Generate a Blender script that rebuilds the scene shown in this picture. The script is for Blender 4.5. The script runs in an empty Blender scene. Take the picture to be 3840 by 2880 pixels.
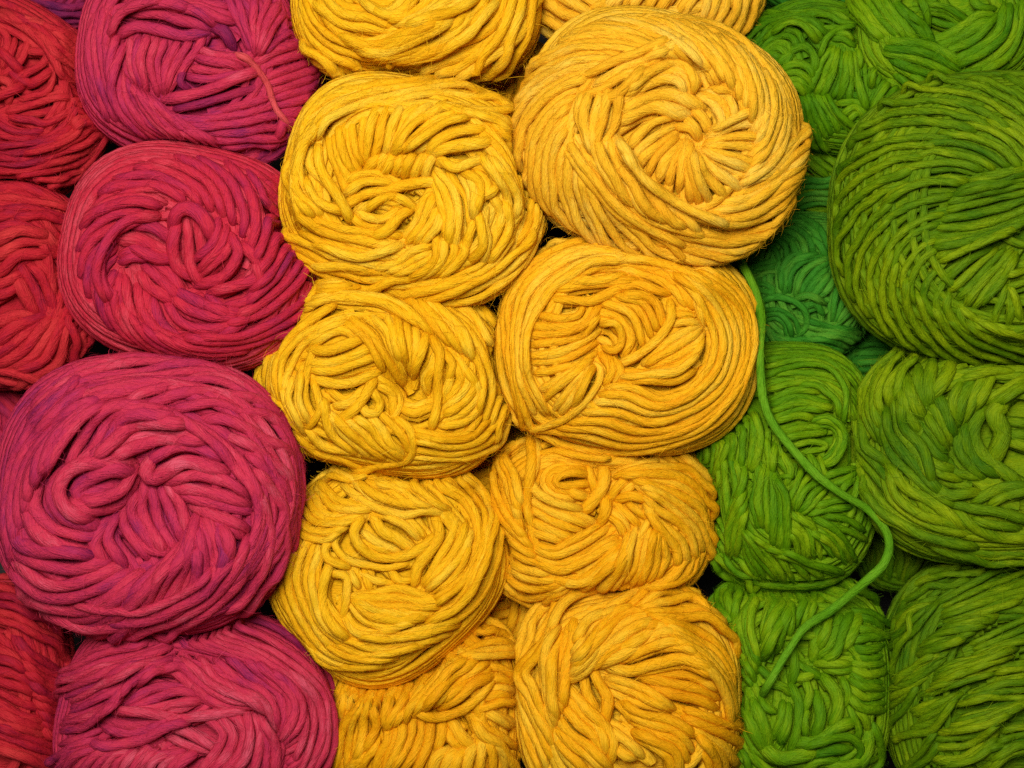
import bpy, math, random
import numpy as np

# ------------------------------------------------------------------ camera
H = 0.62            # camera height above the plane z = 0 (metres)
WID = 0.40          # width of that plane seen in the frame
SRC = 3840.0        # the photograph's width in pixels
scene = bpy.context.scene
cam_d = bpy.data.cameras.new('camera')
cam = bpy.data.objects.new('camera', cam_d)
scene.collection.objects.link(cam)
cam.location = (0, 0, H)
cam_d.sensor_width = 36.0
cam_d.lens = 36.0 * H / WID
cam_d.clip_start = 0.02
cam_d.clip_end = 50
scene.camera = cam
cam_d.dof.use_dof = True
cam_d.dof.focus_distance = H - 0.034
cam_d.dof.aperture_fstop = 11.0

# ------------------------------------------------------------------ light
world = bpy.data.worlds.new('World')
scene.world = world
world.use_nodes = True
bg = world.node_tree.nodes['Background']
bg.inputs['Color'].default_value = (1.0, 0.95, 0.88, 1)
bg.inputs['Strength'].default_value = 0.05

def area(name, loc, size, power, color, target=(0, 0, 0)):
    d = bpy.data.lights.new(name, 'AREA')
    d.shape = 'DISK'
    d.size = size
    d.energy = power
    d.color = color
    o = bpy.data.objects.new(name, d)
    scene.collection.objects.link(o)
    o.location = loc
    from mathutils import Vector
    v = Vector(target) - Vector(loc)
    o.rotation_euler = v.to_track_quat('-Z', 'Y').to_euler()
    return o
area('ceiling_lamp', (-0.07, 0.16, 0.72), 0.26, 6.0, (1.0, 0.95, 0.86))
area('side_lamp', (-0.30, 0.60, 0.75), 0.30, 1.5, (1.0, 0.95, 0.88))
vs = scene.view_settings
scene.display_settings.display_device = 'sRGB'
vs.view_transform = 'Standard'
vs.look = 'None'
vs.gamma = 1.0
vs.use_curve_mapping = False
vs.exposure = 0.0
scene.cycles.use_denoising = False
scene.cycles.max_bounces = 5
scene.cycles.diffuse_bounces = 4

# ------------------------------------------------------------------ materials
def yarn_material(name, ramp, streak=0.45, sheen=0.0, patch=26.0, rnd=0.36):
    """Felted single-ply wool: colour patches of the dye, fine fibres along the strand."""
    m = bpy.data.materials.new(name)
    m.use_nodes = True
    nt = m.node_tree
    N, L = nt.nodes, nt.links
    bsdf = N['Principled BSDF']
    bsdf.inputs['Roughness'].default_value = 0.62
    bsdf.inputs['Specular IOR Level'].default_value = 0.12
    bsdf.inputs['Sheen Weight'].default_value = sheen
    bsdf.inputs['Sheen Roughness'].default_value = 0.45
    at = N.new('ShaderNodeAttribute'); at.attribute_name = 'fibre'
    mp = N.new('ShaderNodeMapping'); mp.inputs['Scale'].default_value = (0.07, 1.0, 1.0)
    L.new(at.outputs['Vector'], mp.inputs['Vector'])
    fine = N.new('ShaderNodeTexNoise'); fine.inputs['Scale'].default_value = 2.6
    fine.inputs['Detail'].default_value = 3.0
    L.new(mp.outputs['Vector'], fine.inputs['Vector'])
    mp2 = N.new('ShaderNodeMapping'); mp2.inputs['Scale'].default_value = (0.10, 0.12, 0.12)
    L.new(at.outputs['Vector'], mp2.inputs['Vector'])
    broad = N.new('ShaderNodeTexNoise'); broad.inputs['Scale'].default_value = 0.9
    broad.inputs['Detail'].default_value = 2.0
    L.new(mp2.outputs['Vector'], broad.inputs['Vector'])
    geo = N.new('ShaderNodeNewGeometry')
    dye = N.new('ShaderNodeTexNoise'); dye.inputs['Scale'].default_value = patch
    dye.inputs['Detail'].default_value = 1.5
    L.new(geo.outputs['Position'], dye.inputs['Vector'])
    oi = N.new('ShaderNodeObjectInfo')
    def math_(op, a, b=None):
        n = N.new('ShaderNodeMath'); n.operation = op
        for i, v in enumerate((a, b)):
            if v is None: continue
            if isinstance(v, (int, float)): n.inputs[i].default_value = v
            else: L.new(v, n.inputs[i])
        return n.outputs[0]
    s = math_('MULTIPLY', math_('SUBTRACT', fine.outputs['Fac'], 0.5), streak * 1.6)
    b = math_('MULTIPLY', math_('SUBTRACT', broad.outputs['Fac'], 0.5), 0.85)
    d = math_('MULTIPLY', math_('SUBTRACT', dye.outputs['Fac'], 0.5), 0.7)
    r = math_('MULTIPLY', math_('SUBTRACT', oi.outputs['Random'], 0.5), rnd)
    t = math_('ADD', math_('ADD', math_('ADD', s, b), math_('ADD', d, r)), 0.5)
    cr = N.new('ShaderNodeValToRGB')
    el = cr.color_ramp.elements
    for i, (p, c) in enumerate(ramp):
        e = el[i] if i < 2 else el.new(p)
        e.position = p
        e.color = (*c, 1)
    L.new(t, cr.inputs['Fac'])
    L.new(cr.outputs['Color'], bsdf.inputs['Base Color'])
    bsdf.inputs['Sheen Tint'].default_value = (*[min(1, x * 1.3 + 0.1) for x in ramp[-1][1]], 1)
    bp = N.new('ShaderNodeBump')
    bp.inputs['Strength'].default_value = 0.8
    bp.inputs['Distance'].default_value = 0.0010
    felt = N.new('ShaderNodeTexNoise'); felt.inputs['Scale'].default_value = 1.1
    felt.inputs['Detail'].default_value = 4.0
    mp3 = N.new('ShaderNodeMapping'); mp3.inputs['Scale'].default_value = (0.35, 1.0, 1.0)
    L.new(at.outputs['Vector'], mp3.inputs['Vector']); L.new(mp3.outputs['Vector'], felt.inputs['Vector'])
    L.new(math_('ADD', fine.outputs['Fac'], math_('MULTIPLY', felt.outputs['Fac'], 0.8)), bp.inputs['Height'])
    L.new(bp.outputs['Normal'], bsdf.inputs['Normal'])
    return m

def srgb(r, g, b):
    f = lambda v: (v / 255 / 12.92) if v / 255 <= 0.04045 else ((v / 255 + 0.055) / 1.055) ** 2.4
    return (f(r), f(g), f(b))

MAT = {
    'yellow': yarn_material('yellow_wool', [(0.1, srgb(230, 164, 6)), (0.5, srgb(241, 185, 20)), (0.9, srgb(244, 202, 56))]),
    'straw': yarn_material('straw_wool', [(0.1, srgb(230, 164, 22)), (0.5, srgb(241, 185, 38)), (0.9, srgb(244, 202, 76))]),
    'golden': yarn_material('golden_wool', [(0.1, srgb(230, 156, 6)), (0.5, srgb(242, 180, 20)), (0.9, srgb(245, 199, 56))]),
    'amber': yarn_material('amber_wool', [(0.1, srgb(228, 152, 4)), (0.5, srgb(241, 175, 14)), (0.9, srgb(244, 193, 44))]),
    'red': yarn_material('red_wool', [(0.05, srgb(132, 30, 78)), (0.30, srgb(180, 38, 74)), (0.62, srgb(197, 40, 62)), (0.9, srgb(208, 68, 86))]),
    'raspberry': yarn_material('raspberry_wool', [(0.05, srgb(136, 34, 88)), (0.30, srgb(184, 44, 84)), (0.62, srgb(200, 50, 78)), (0.9, srgb(212, 84, 108))]),
    'rose': yarn_material('rose_wool', [(0.1, srgb(204, 64, 72)), (0.5, srgb(216, 86, 92)), (0.9, srgb(222, 106, 110))]),
    'plum': yarn_material('plum_wool', [(0.12, srgb(88, 24, 76)), (0.45, srgb(132, 30, 78)), (0.75, srgb(166, 36, 74)), (0.95, srgb(184, 60, 90))]),
    'wine': yarn_material('wine_wool', [(0.12, srgb(120, 28, 78)), (0.45, srgb(158, 34, 76)), (0.75, srgb(180, 40, 70)), (0.95, srgb(192, 64, 88))]),
    'crimson': yarn_material('crimson_wool', [(0.12, srgb(146, 24, 56)), (0.45, srgb(184, 30, 46)), (0.9, srgb(204, 56, 58))]),
    'green': yarn_material('green_wool', [(0.1, srgb(56, 112, 1)), (0.5, srgb(94, 142, 2)), (0.9, srgb(136, 168, 8))]),
    'olive': yarn_material('olive_wool', [(0.1, srgb(58, 104, 1)), (0.5, srgb(99, 134, 1)), (0.9, srgb(142, 164, 6))]),
    'leaf': yarn_material('leaf_green_wool', [(0.1, srgb(74, 134, 10)), (0.5, srgb(96, 154, 18)), (0.9, srgb(122, 172, 34))]),
    'emerald': yarn_material('emerald_wool', [(0.1, srgb(36, 104, 18)), (0.5, srgb(60, 138, 32)), (0.9, srgb(100, 162, 44))]),
}

# ------------------------------------------------------------------ geometry helpers
def unproject(px, z):
    """source pixel(s) -> point on the horizontal plane at height z."""
    px = np.asarray(px, float)
    k = WID / SRC * (H - z) / H
    return np.stack([(px[..., 0] - 1920) * k, -(px[..., 1] - 1440) * k], -1)

def catmull(P, n):
    """n points evenly spaced along a smooth curve through P."""
    P = np.asarray(P, float)
    if len(P) == 2:
        P = np.array([P[0], (P[0] + P[1]) / 2, P[1]])
    Q = np.vstack([2 * P[0] - P[1], P, 2 * P[-1] - P[-2]])
    out = []
    t = np.linspace(0, 1, 12, endpoint=False)[:, None]
    for i in range(len(P) - 1):
        a, b, c, d = Q[i], Q[i + 1], Q[i + 2], Q[i + 3]
        out.append(0.5 * (2 * b + (c - a) * t + (2 * a - 5 * b + 4 * c - d) * t ** 2 + (3 * b - a - 3 * c + d) * t ** 3))
    out.append(P[-1:])
    C = np.vstack(out)
    return resample(C, n)

def resample(C, n):
    s = np.concatenate([[0], np.cumsum(np.linalg.norm(np.diff(C, axis=0), axis=1))])
    if s[-1] < 1e-9:
        return np.repeat(C[:1], n, 0)
    q = np.linspace(0, s[-1], n)
    return np.stack([np.interp(q, s, C[:, k]) for k in range(C.shape[1])], -1)

def smooth(a, w):
    if w < 1: return a
    k = np.ones(2 * w + 1); k /= k.sum()
    p = np.concatenate([np.repeat(a[:1], w, 0), a, np.repeat(a[-1:], w, 0)])
    if a.ndim == 1:
        return np.convolve(p, k, 'valid')
    return np.stack([np.convolve(p[:, i], k, 'valid') for i in range(a.shape[1])], -1)

def unit(v):
    return v / np.maximum(np.linalg.norm(v, axis=-1, keepdims=True), 1e-12)

SIDES = 10
def tube_arrays(P, R, rng, nrm=None, flat=0.92, fibres=0.0, fly=0.0, sides=SIDES):
    """A yarn strand along P with radius R: round body, plus single wool fibres lying on it and standing off it."""
    n = len(P)
    T = unit(np.gradient(P, axis=0))
    U = np.empty_like(P)
    if nrm is None:
        nrm = np.repeat([[0, 0, 1.0]], n, 0)
    U = unit(nrm - T * np.sum(nrm * T, 1, keepdims=True))
    V = np.cross(T, U)
    seg = np.concatenate([[0], np.cumsum(np.linalg.norm(np.diff(P, axis=0), axis=1))])
    th = np.arange(sides) * 2 * math.pi / sides
    c, s = np.cos(th), np.sin(th)
    ring = P[:, None] + R[:, None, None] * (flat * s[None, :, None] * U[:, None] + c[None, :, None] * V[:, None])
    verts = ring.reshape(-1, 3)
    i = np.arange(n - 1)[:, None] * sides
    j = np.arange(sides)[None]
    k = (j + 1) % sides
    faces = np.stack([i + j, i + k, i + sides + k, i + sides + j], -1).reshape(-1, 4)
    tw = rng.uniform(60, 130)         # radians per metre: the ply's slight twist
    off = rng.uniform(0, 200)
    ang = th[None] + (seg * tw)[:, None]
    rm = R[:, None] * 1000
    att = np.stack([np.repeat(seg[:, None] * 1000 + off, sides, 1), rm * np.cos(ang) + off, rm * np.sin(ang)], -1).reshape(-1, 3)
    fv, ff, fa = [], [], []
    nf = int(seg[-1] * 1000 * fibres)
    nl = int(seg[-1] * 1000 * fly)
    tot = nf + nl
    if tot:
        K = 5
        ln = np.where(np.arange(tot) < nf, rng.uniform(0.004, 0.011, tot), rng.uniform(0.005, 0.014, tot))
        s0 = rng.uniform(-0.1, 1.0, tot) * seg[-1]
        a0 = rng.uniform(-0.25, math.pi + 0.25, tot)
        q = np.linspace(0, 1, K)[None]
        isf = (np.arange(tot) < nf)[:, None]
        sp = s0[:, None] + ln[:, None] * q * rng.choice([-1, 1], tot)[:, None] * np.where(isf, 1, rng.uniform(0.2, 1, tot)[:, None])
        sp = np.clip(sp, 0, seg[-1])
        dev = rng.normal(0, 0.5, tot)[:, None]
        aa = a0[:, None] + (sp - s0[:, None]) * tw + dev * q * np.where(isf, 1, 2.2)
        lift0 = np.where(isf, rng.uniform(-0.00003, 0.00005, tot)[:, None], 0.0)
        bow = rng.uniform(0, 0.00025, tot)[:, None] * np.sin(q * math.pi)
        up = rng.exponential(0.0013, tot)[:, None] * np.sin(q * rng.uniform(1.0, 2.6, tot)[:, None])
        lift = np.where(isf, lift0 + bow, up)
        f = lambda A: np.stack([np.interp(sp.ravel(), seg, A[:, d]) for d in range(3)], -1).reshape(tot, K, 3)
        Pi, Ui, Vi, Ti = f(P), f(U), f(V), f(T)
        Ri = np.interp(sp.ravel(), seg, R).reshape(tot, K)
        rad = (Ri + lift)[..., None]
        dirv = flat * np.sin(aa)[..., None] * Ui + np.cos(aa)[..., None] * Vi
        C = Pi + rad * dirv
        C += np.cumsum(rng.normal(0, 0.00010, (tot, K, 3)), 1) * np.where(isf, 0.3, 1.6)[..., None]
        side = unit(np.cross(np.gradient(C, axis=1), dirv))
        w = np.where(isf, rng.uniform(0.00003, 0.00006, tot)[:, None], rng.uniform(0.00003, 0.00006, tot)[:, None]) * np.array([0.5, 1, 1, 0.8, 0.2])[None]
        A = C - side * w[..., None]
        B = C + side * w[..., None]
        fv = np.stack([A, B], 2).reshape(-1, 3)
        base = np.arange(tot)[:, None] * (2 * K) + np.arange(K - 1)[None] * 2 + len(verts)
        ff = np.stack([base, base + 1, base + 3, base + 2], -1).reshape(-1, 4)
        ao = rng.uniform(0, 12, tot)[:, None, None] + seg[-1] * 500
        fa = np.stack([np.repeat(ao[..., 0], K, 1), np.repeat(ao[..., 0], K, 1), np.zeros((tot, K))], -1)
        fa = np.repeat(fa[:, :, None], 2, 2).reshape(-1, 3) + off
        verts = np.vstack([verts, fv]); faces = np.vstack([faces, ff]); att = np.vstack([att, fa])
    return verts, faces, att

def make_mesh(name, verts, faces, att, mat):
    me = bpy.data.meshes.new(name)
    me.vertices.add(len(verts)); me.vertices.foreach_set('co', np.ascontiguousarray(verts, np.float32).ravel())
    me.loops.add(faces.size); me.loops.foreach_set('vertex_index', np.ascontiguousarray(faces, np.int32).ravel())
    me.polygons.add(len(faces))
    me.polygons.foreach_set('loop_start', np.arange(len(faces), dtype=np.int32) * 4)
    me.polygons.foreach_set('use_smooth', np.ones(len(faces), bool))
    a = me.attributes.new('fibre', 'FLOAT_VECTOR', 'POINT')
    a.data.foreach_set('vector', np.ascontiguousarray(att, np.float32).ravel())
    me.update(calc_edges=True)
    me.materials.append(mat)
    return me

def link(name, data, parent=None):
    o = bpy.data.objects.new(name, data)
    scene.collection.objects.link(o)
    if parent is not None:
        o.parent = parent
        o.matrix_parent_inverse = parent.matrix_world.inverted()
    return o

# ------------------------------------------------------------------ the yarn balls
BALLS = []
GROUND = -0.125

class Ball:
    def __init__(self, label, mat, group, crop, sil, z, hgt=0.87, dimple=None, th=62, seed=1, wraps=None, grow=1.05):
        """crop = (x0, y0, k): pixels below are k times enlarged from (x0, y0); sil = outline (cx, cy, rx, ry, degrees)."""
        self.label, self.mat, self.group, self.crop = label, mat, group, crop
        self.seed = seed
        x0, y0, k = crop
        th = th * 1.07
        self.k = k
        cx, cy, rx, ry, rot = sil
        self.cz = z
        m = WID / SRC * (H - z) / H
        self.m = m
        self.C = unproject(np.array([x0 + cx / k, y0 + cy / k]), z)
        self.a, self.b = rx / k * m * grow, ry / k * m * grow
        self.rot = -math.radians(rot)
        self.c = hgt * (self.a + self.b) / 2
        self.th = th / k * m
        self.thp = th
        self.e, self.p = 2.55, 2.3
        self.dim = []
        for (dx, dy, dr, dd) in (dimple or []):
            zz = z + self.c * 0.9
            self.dim.append((unproject(np.array([x0 + dx / k, y0 + dy / k]), zz), dr / k * m, 1.3 * dd / k * m))
        self.bands = []
        self.wraps = wraps
        BALLS.append(self)
    def band(self, *guides, n=None, th=1.0, ends='dd', jit=1.0, sp=1.0, mat=None, name='strand', lift=0.0):
        G = [[tuple(float(v) for v in p.split(',')) for p in g.split()] for g in guides]
        self.bands.append(dict(G=G, n=n, th=th, ends=ends, jit=jit, sp=sp, mat=mat, name=name, lift=lift))
        return self
    def spiral(self, outer, inner, a0, a1, delta, n, **kw):
        """slanting turns: n strands from the outer to the inner ellipse, each turning by delta degrees (screen degrees, clockwise)."""
        def ell(E, a):
            cx, cy, rx, ry, rot = E
            r = math.radians(rot)
            x, y = rx * np.cos(a), ry * np.sin(a)
            return np.stack([cx + x * math.cos(r) - y * math.sin(r), cy + x * math.sin(r) + y * math.cos(r)], -1)
        t = np.linspace(0, 1, 7)
        w = (t ** 1.15)[:, None]
        G = []
        for i in range(n):
            a = np.radians(a0 + (a1 - a0) * i / max(n - 1, 1) + delta * t)
            G.append([tuple(p) for p in ell(outer, a) * (1 - w) + ell(inner, a) * w])
        d = dict(n=n, th=1.0, ends='dd', jit=1.0, sp=0.93, mat=None, name='strand', lift=0.0)
        d.update(kw); d['G'] = G
        self.bands.append(d)
        return self
    def local(self, xy):
        d = xy - self.C
        c, s = math.cos(-self.rot), math.sin(-self.rot)
        return np.stack([(d[..., 0] * c - d[..., 1] * s) / self.a, (d[..., 0] * s + d[..., 1] * c) / self.b], -1)
    def unlocal(self, uv):
        x, y = uv[..., 0] * self.a, uv[..., 1] * self.b
        c, s = math.cos(self.rot), math.sin(self.rot)
        return self.C + np.stack([x * c - y * s, x * s + y * c], -1)
    def rho(self, uv):
        return (np.abs(uv[..., 0]) ** self.e + np.abs(uv[..., 1]) ** self.e) ** (1 / self.e)
    def height(self, xy):
        r = np.minimum(self.rho(self.local(xy)), 0.9999)
        z = self.cz + self.c * (1 - r ** self.p) ** (1 / self.p)
        for (q, dr, dd) in self.dim:
            z = z - dd * np.exp(-np.sum((xy - q) ** 2, -1) / dr ** 2) * np.clip((1 - r) * 4, 0, 1)
        return z
    def surface(self, px, inset=0.0):
        """source pixels -> points on the ball's skin and outward normals."""
        z = np.full(len(px), self.cz + self.c * 0.7)
        for _ in range(14):
            xy = unproject_v(px, z)
            uv = self.local(xy)
            r = self.rho(uv)
            lim = 1 - inset
            f = np.where(r > lim, lim / np.maximum(r, 1e-9), 1.0)
            xy2 = self.unlocal(uv * f[:, None])
            z = 0.5 * z + 0.5 * self.height(xy2)
        return np.concatenate([xy2, z[:, None]], 1), self.normal(xy2), np.minimum(r, lim)
    def normal(self, xy):
        e = 0.0004
        h0 = self.height(xy)
        gx = (self.height(xy + [e, 0]) - self.height(xy - [e, 0])) / (2 * e)
        gy = (self.height(xy + [0, e]) - self.height(xy - [0, e])) / (2 * e)
        n = unit(np.stack([-gx, -gy, np.ones_like(gx)], -1))
        return n

def unproject_v(px, z):
    k = (WID / SRC * (H - z) / H)[:, None]
    return np.stack([(px[:, 0] - 1920), -(px[:, 1] - 1440)], -1) * k

def noise1(rng, n, step):
    m = max(2, int(n / step) + 2)
    v = rng.normal(0, 1, m)
    x = np.linspace(0, m - 1.001, n)
    i = x.astype(int); f = x - i
    f = f * f * (3 - 2 * f)
    return v[i] * (1 - f) + v[i + 1] * f

FIB, FLY = 0.8, 0.9
STATS = dict(strands=0, tris=0)

def build_ball(b):
    rng = np.random.default_rng(b.seed * 7919 + 13)
    root = bpy.data.objects.new('yarn_ball', None)
    scene.collection.objects.link(root)
    root.empty_display_size = 0.02
    root.location = (float(b.C[0]), float(b.C[1]), b.cz - b.c * 0.9)
    bpy.context.view_layer.update() if False else None
    root['label'] = b.label
    root['category'] = 'yarn ball'
    root['group'] = b.group
    from mathutils import Matrix
    inv = Matrix.Translation(root.location).inverted()
    def child(name, me):
        o = bpy.data.objects.new(name, me)
        scene.collection.objects.link(o)
        o.parent = root
        o.matrix_parent_inverse = inv
        return o
    front = [o for o in BALLS if o is not b and o.cz > b.cz + 0.001]
    def squash(P):
        """where a ball pressed against this one lies nearer the viewer, give way to it"""
        for o in front:
            uv = o.local(P[:, :2]); r = o.rho(uv)
            lim = o.cz - 0.001 - np.clip((1.02 - r), 0, 1) * o.a * 0.5
            k = r < 1.02
            P[k, 2] = np.minimum(P[k, 2], lim[k])
        return P
    # -- the body under the windings: closed drum with turns of yarn wound round it
    nu, nv = 48, 20
    V = []
    ph = np.arange(nu) * 2 * math.pi / nu
    cs = np.sign(np.cos(ph)) * np.abs(np.cos(ph)) ** (2 / b.e); sn = np.sign(np.sin(ph)) * np.abs(np.sin(ph)) ** (2 / b.e)
    ths = np.linspace(-math.pi / 2 + 0.06, math.pi / 2 - 0.06, nv)
    for t in ths:
        ct = max(0.0, math.cos(t)) ** (2 / b.p); st = math.copysign(abs(math.sin(t)) ** (2 / b.p), t)
        xy = b.unlocal(np.stack([cs * ct, sn * ct], -1) * 0.925)
        if t > 0:
            z = np.minimum(b.height(xy), b.cz + b.c * st) - b.th * 1.75
        else:
            z = np.full(nu, b.cz + b.c * 0.9 * st)
        V.append(np.concatenate([xy, z[:, None]], 1))
    V = np.array(V).reshape(-1, 3)
    V = squash(V)
    i = np.arange(nv - 1)[:, None] * nu; j = np.arange(nu)[None]; k = (j + 1) % nu
    F = np.stack([i + j, i + k, i + nu + k, i + nu + j], -1).reshape(-1, 4)
    # caps: a quad fan closes top and bottom
    caps = []
    for base, flip in ((0, True), ((nv - 1) * nu, False)):
        ci = len(V)
        V = np.vstack([V, V[base:base + nu].mean(0)])
        for q in range(0, nu, 2):
            f = [base + q, base + (q + 1) % nu, base + (q + 2) % nu, ci]
            caps.append(f[::-1] if flip else f)
    F = np.vstack([F, caps])
    att = V * 1000
    parts = [(V, F, att)]
    # turns of yarn round the sides
    nw = 21
    for w in range(nw):
        t = -0.5 + 1.45 * w / (nw - 1)
        tilt = rng.normal(0, 0.10); az = rng.uniform(0, 6.28)
        q = np.linspace(0, 2 * math.pi, 48)
        tt = t + tilt * np.cos(q - az)
        ct = np.cos(tt) ** (2 / b.p); st = np.sign(tt) * np.abs(np.sin(tt)) ** (2 / b.p)
        c2 = np.sign(np.cos(q)) * np.abs(np.cos(q)) ** (2 / b.e); s2 = np.sign(np.sin(q)) * np.abs(np.sin(q)) ** (2 / b.e)
        xy = b.unlocal(np.stack([c2 * ct, s2 * ct], -1) * 0.968)
        P = np.concatenate([xy, np.minimum(b.cz + b.c * st * 0.97, np.where(tt > 0, b.height(xy), 9) - b.th * 0.2)[:, None]], 1)
        P = squash(P)
        nr = unit(np.concatenate([xy - b.C, (P[:, 2:] - b.cz)], 1))
        parts.append(tube_arrays(P, np.full(48, b.th * 0.52) * (1 + 0.1 * noise1(rng, 48, 5)), rng, nr, sides=6))
    # -- visible strands, laid one over another
    x0, y0, k = b.crop
    cell = b.th * 0.22
    R = max(b.a, b.b) * 1.25
    G = int(2 * R / cell) + 2
    buf = np.full((G, G), -1.0)
    for bd in b.bands:
        th = b.th * bd['th']; thp = b.thp * bd['th']
        guides = [catmull(g, 40) for g in bd['G']]
        if len(guides) == 1:
            ts = [0.0]; wide = None
        else:
            sep = [np.linalg.norm(guides[i + 1] - guides[i], axis=1) for i in range(len(guides) - 1)]
            tot = sum(np.percentile(s, 55) for s in sep)
            wide = sum(sep)
            n = bd['n'] or max(2, int(round(tot / (thp * bd['sp']))) + 1)
            ts = np.linspace(0, 1, n)
            ts = np.clip(ts + rng.normal(0, 0.10, n) / max(n - 1, 1) * bd['jit'], 0, 1)
        if len(ts) > 1:
            dt = ts[1] - ts[0] if ts[1] > ts[0] else 0.2
            low = [(t, True) for t in np.arange(-0.5 * dt, 1 + 0.6 * dt, max(dt, 0.02))]
        else:
            low = [(0.0, True)]
        for t, hidden in low + [(t, False) for t in ts]:
            if len(guides) == 1:
                px = guides[0].copy()
            else:
                A = np.array(guides)
                f = t * (len(guides) - 1)
                i = int(np.clip(math.floor(f), 0, len(guides) - 2)); f -= i
                px = A[i] * (1 - f) + A[i + 1] * f
                if len(guides) > 2:   # smooth across guides
                    a0 = A[max(i - 1, 0)]; a3 = A[min(i + 2, len(guides) - 1)]
                    px = 0.5 * (2 * A[i] + (A[i + 1] - a0) * f + (2 * a0 - 5 * A[i] + 4 * A[i + 1] - a3) * f * f + (3 * A[i] - a0 - 3 * A[i + 1] + a3) * f ** 3)
            ext = 1.6 if hidden else 0.75       # run on under the neighbours
            L = np.linalg.norm(np.diff(px, axis=0), axis=1).sum()
            d0 = unit(px[0] - px[3]) * thp * ext; d1 = unit(px[-1] - px[-4]) * thp * ext
            if bd['ends'][0] == 'd': px = np.vstack([px[0] + d0, px])
            if bd['ends'][1] == 'd': px = np.vstack([px, px[-1] + d1])
            L = np.linalg.norm(np.diff(px, axis=0), axis=1).sum()
            n = int(np.clip(L / (thp * 0.42), 7, 60))
            if len(guides) > 1:      # uneven ends
                e0, e1 = rng.uniform(-0.25, 0.25, 2) * thp * bd['jit']
                d0 = unit(px[0] - px[2]); d1 = unit(px[-1] - px[-3])
                px = np.vstack([px[0] + d0 * max(e0, 0), px[1:-1], px[-1] + d1 * max(e1, 0)])
            frac = np.linspace(0, 1, n)
            px = resample(px, n)
            nn = np.stack([noise1(rng, n, 6), noise1(rng, n, 6)], -1) * thp * 0.07 * bd['jit']
            px = px + nn
            src = np.array([x0, y0]) + px / k
            P, nr, rr = b.surface(src, inset=0.012)
            r0 = th * 0.5
            thin = np.ones(n)
            if wide is not None and len(ts) > 2:      # where strands are drawn together they lie thinner
                loc = np.interp(frac, np.linspace(0, 1, 40), wide) / (len(ts) - 1)
                thin = np.clip(loc / (thp * 0.95), 0.84, 1.04) if len(guides) < 16 else np.ones(n)
            # height of what already lies here
            def cells(Q, rad):
                g = ((Q[:, :2] - b.C + R) / cell)
                o = np.arange(-int(rad / cell) - 1, int(rad / cell) + 2)
                ox, oy = np.meshgrid(o, o)
                ox, oy = ox.ravel(), oy.ravel()
                m = (ox ** 2 + oy ** 2) <= (rad / cell) ** 2 + 0.3
                gi = np.clip(np.round(g).astype(int)[:, None, :] + np.stack([ox[m], oy[m]], -1)[None], 0, G - 1)
                return gi
            if hidden:
                Q = squash(P - nr * th * 0.85)
                hs = np.unique(np.append(np.arange(0, n, 2), n - 1)); Q, nr, thin = Q[hs], nr[hs], thin[hs]
                parts.append(tube_arrays(Q, r0 * 1.05 * thin, rng, nr, sides=6))
                continue
            gi = cells(P, r0 * 0.45)
            under = buf[gi[..., 1], gi[..., 0]].max(1)
            off = np.where(under > -0.5, np.minimum(under, 2.2 * b.th) + r0 * 0.62, r0 * 0.30)
            w = 2
            om = smooth(np.maximum(off, smooth(off, w)), w)
            off = 0.5 * om + 0.5 * smooth(om, 3)
            rim = np.clip((rr - 0.80) / 0.16, 0, 1)
            off = np.minimum(off, (1 - rim) * 9.0 * r0 + 0.85 * r0)
            off = off + bd['lift'] * th + th * 0.07 * noise1(rng, n, 5) + th * 0.13 * rng.normal()
            step = L / (n - 1) / thp
            s = np.arange(n) * step
            dive = np.zeros(n)
            cont = [None, None]
            for side, e in enumerate(bd['ends']):
                ds = s if side == 0 else s[-1] - s
                at_rim = rr[0 if side == 0 else -1] > 0.90
                if e == 'd' and not at_rim:
                    dive = np.maximum(dive, np.clip(1 - ds / 1.7, 0, 1) ** 1.4)
            off = off * (1 - dive) - dive * 1.0 * b.th
            Q = P + nr * off[:, None]
            fx = np.clip((0.96 - rr) / 0.1, 0, 1)[:, None]
            Q[:, :2] = Q[:, :2] * (1 - fx) + unproject_v(src, Q[:, 2]) * fx
            # stamp (not the diving ends)
            ok = dive < 0.25
            if ok.any():
                gi = cells(P[ok], r0 * 0.72)
                val = np.repeat((off[ok] + r0 * 0.62)[:, None], gi.shape[1], 1)
                np.maximum.at(buf, (gi[..., 1].ravel(), gi[..., 0].ravel()), val.ravel())
            # strands that reach the rim run on down the side of the ball
            def down(Q, side):
                p = Q[0] if side == 0 else Q[-1]
                q = Q[3] if side == 0 else Q[-4]
                up, uq = b.local(p[:2]), b.local(q[:2])
                ap, aq = math.atan2(up[1], up[0]), math.atan2(uq[1], uq[0])
                sg = (ap - aq + math.pi) % (2 * math.pi) - math.pi
                sl = np.clip(abs(sg) / (abs(sg) + abs(np.hypot(*up) - np.hypot(*uq)) + 1e-6), 0.15, 0.85)
                sg = 1 if sg > 0 else -1
                rr0 = np.hypot(*(p[:2] - b.C))
                out, nn_ = [], []
                rh = min(b.rho(up), 1.0)
                for m in range(1, 7):
                    f = m / 6
                    a2 = ap + sg * sl * m * th * 0.62 / rr0
                    dv = np.array([math.cos(a2), math.sin(a2)])
                    dv = dv / b.rho(dv)
                    xy = b.unlocal(dv * (rh + (0.975 - rh) * min(1, m / 2.0) - 0.02 * max(0, m - 3)))
                    z = p[2] - th * (0.20 * m + 0.11 * m * m * (1 - sl * 0.6))
                    out.append(np.append(xy, z)); v = np.append(xy - b.C, 0); nn_.append(v / np.linalg.norm(v))
                return np.array(out), np.array(nn_)
            pre = 0
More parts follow.
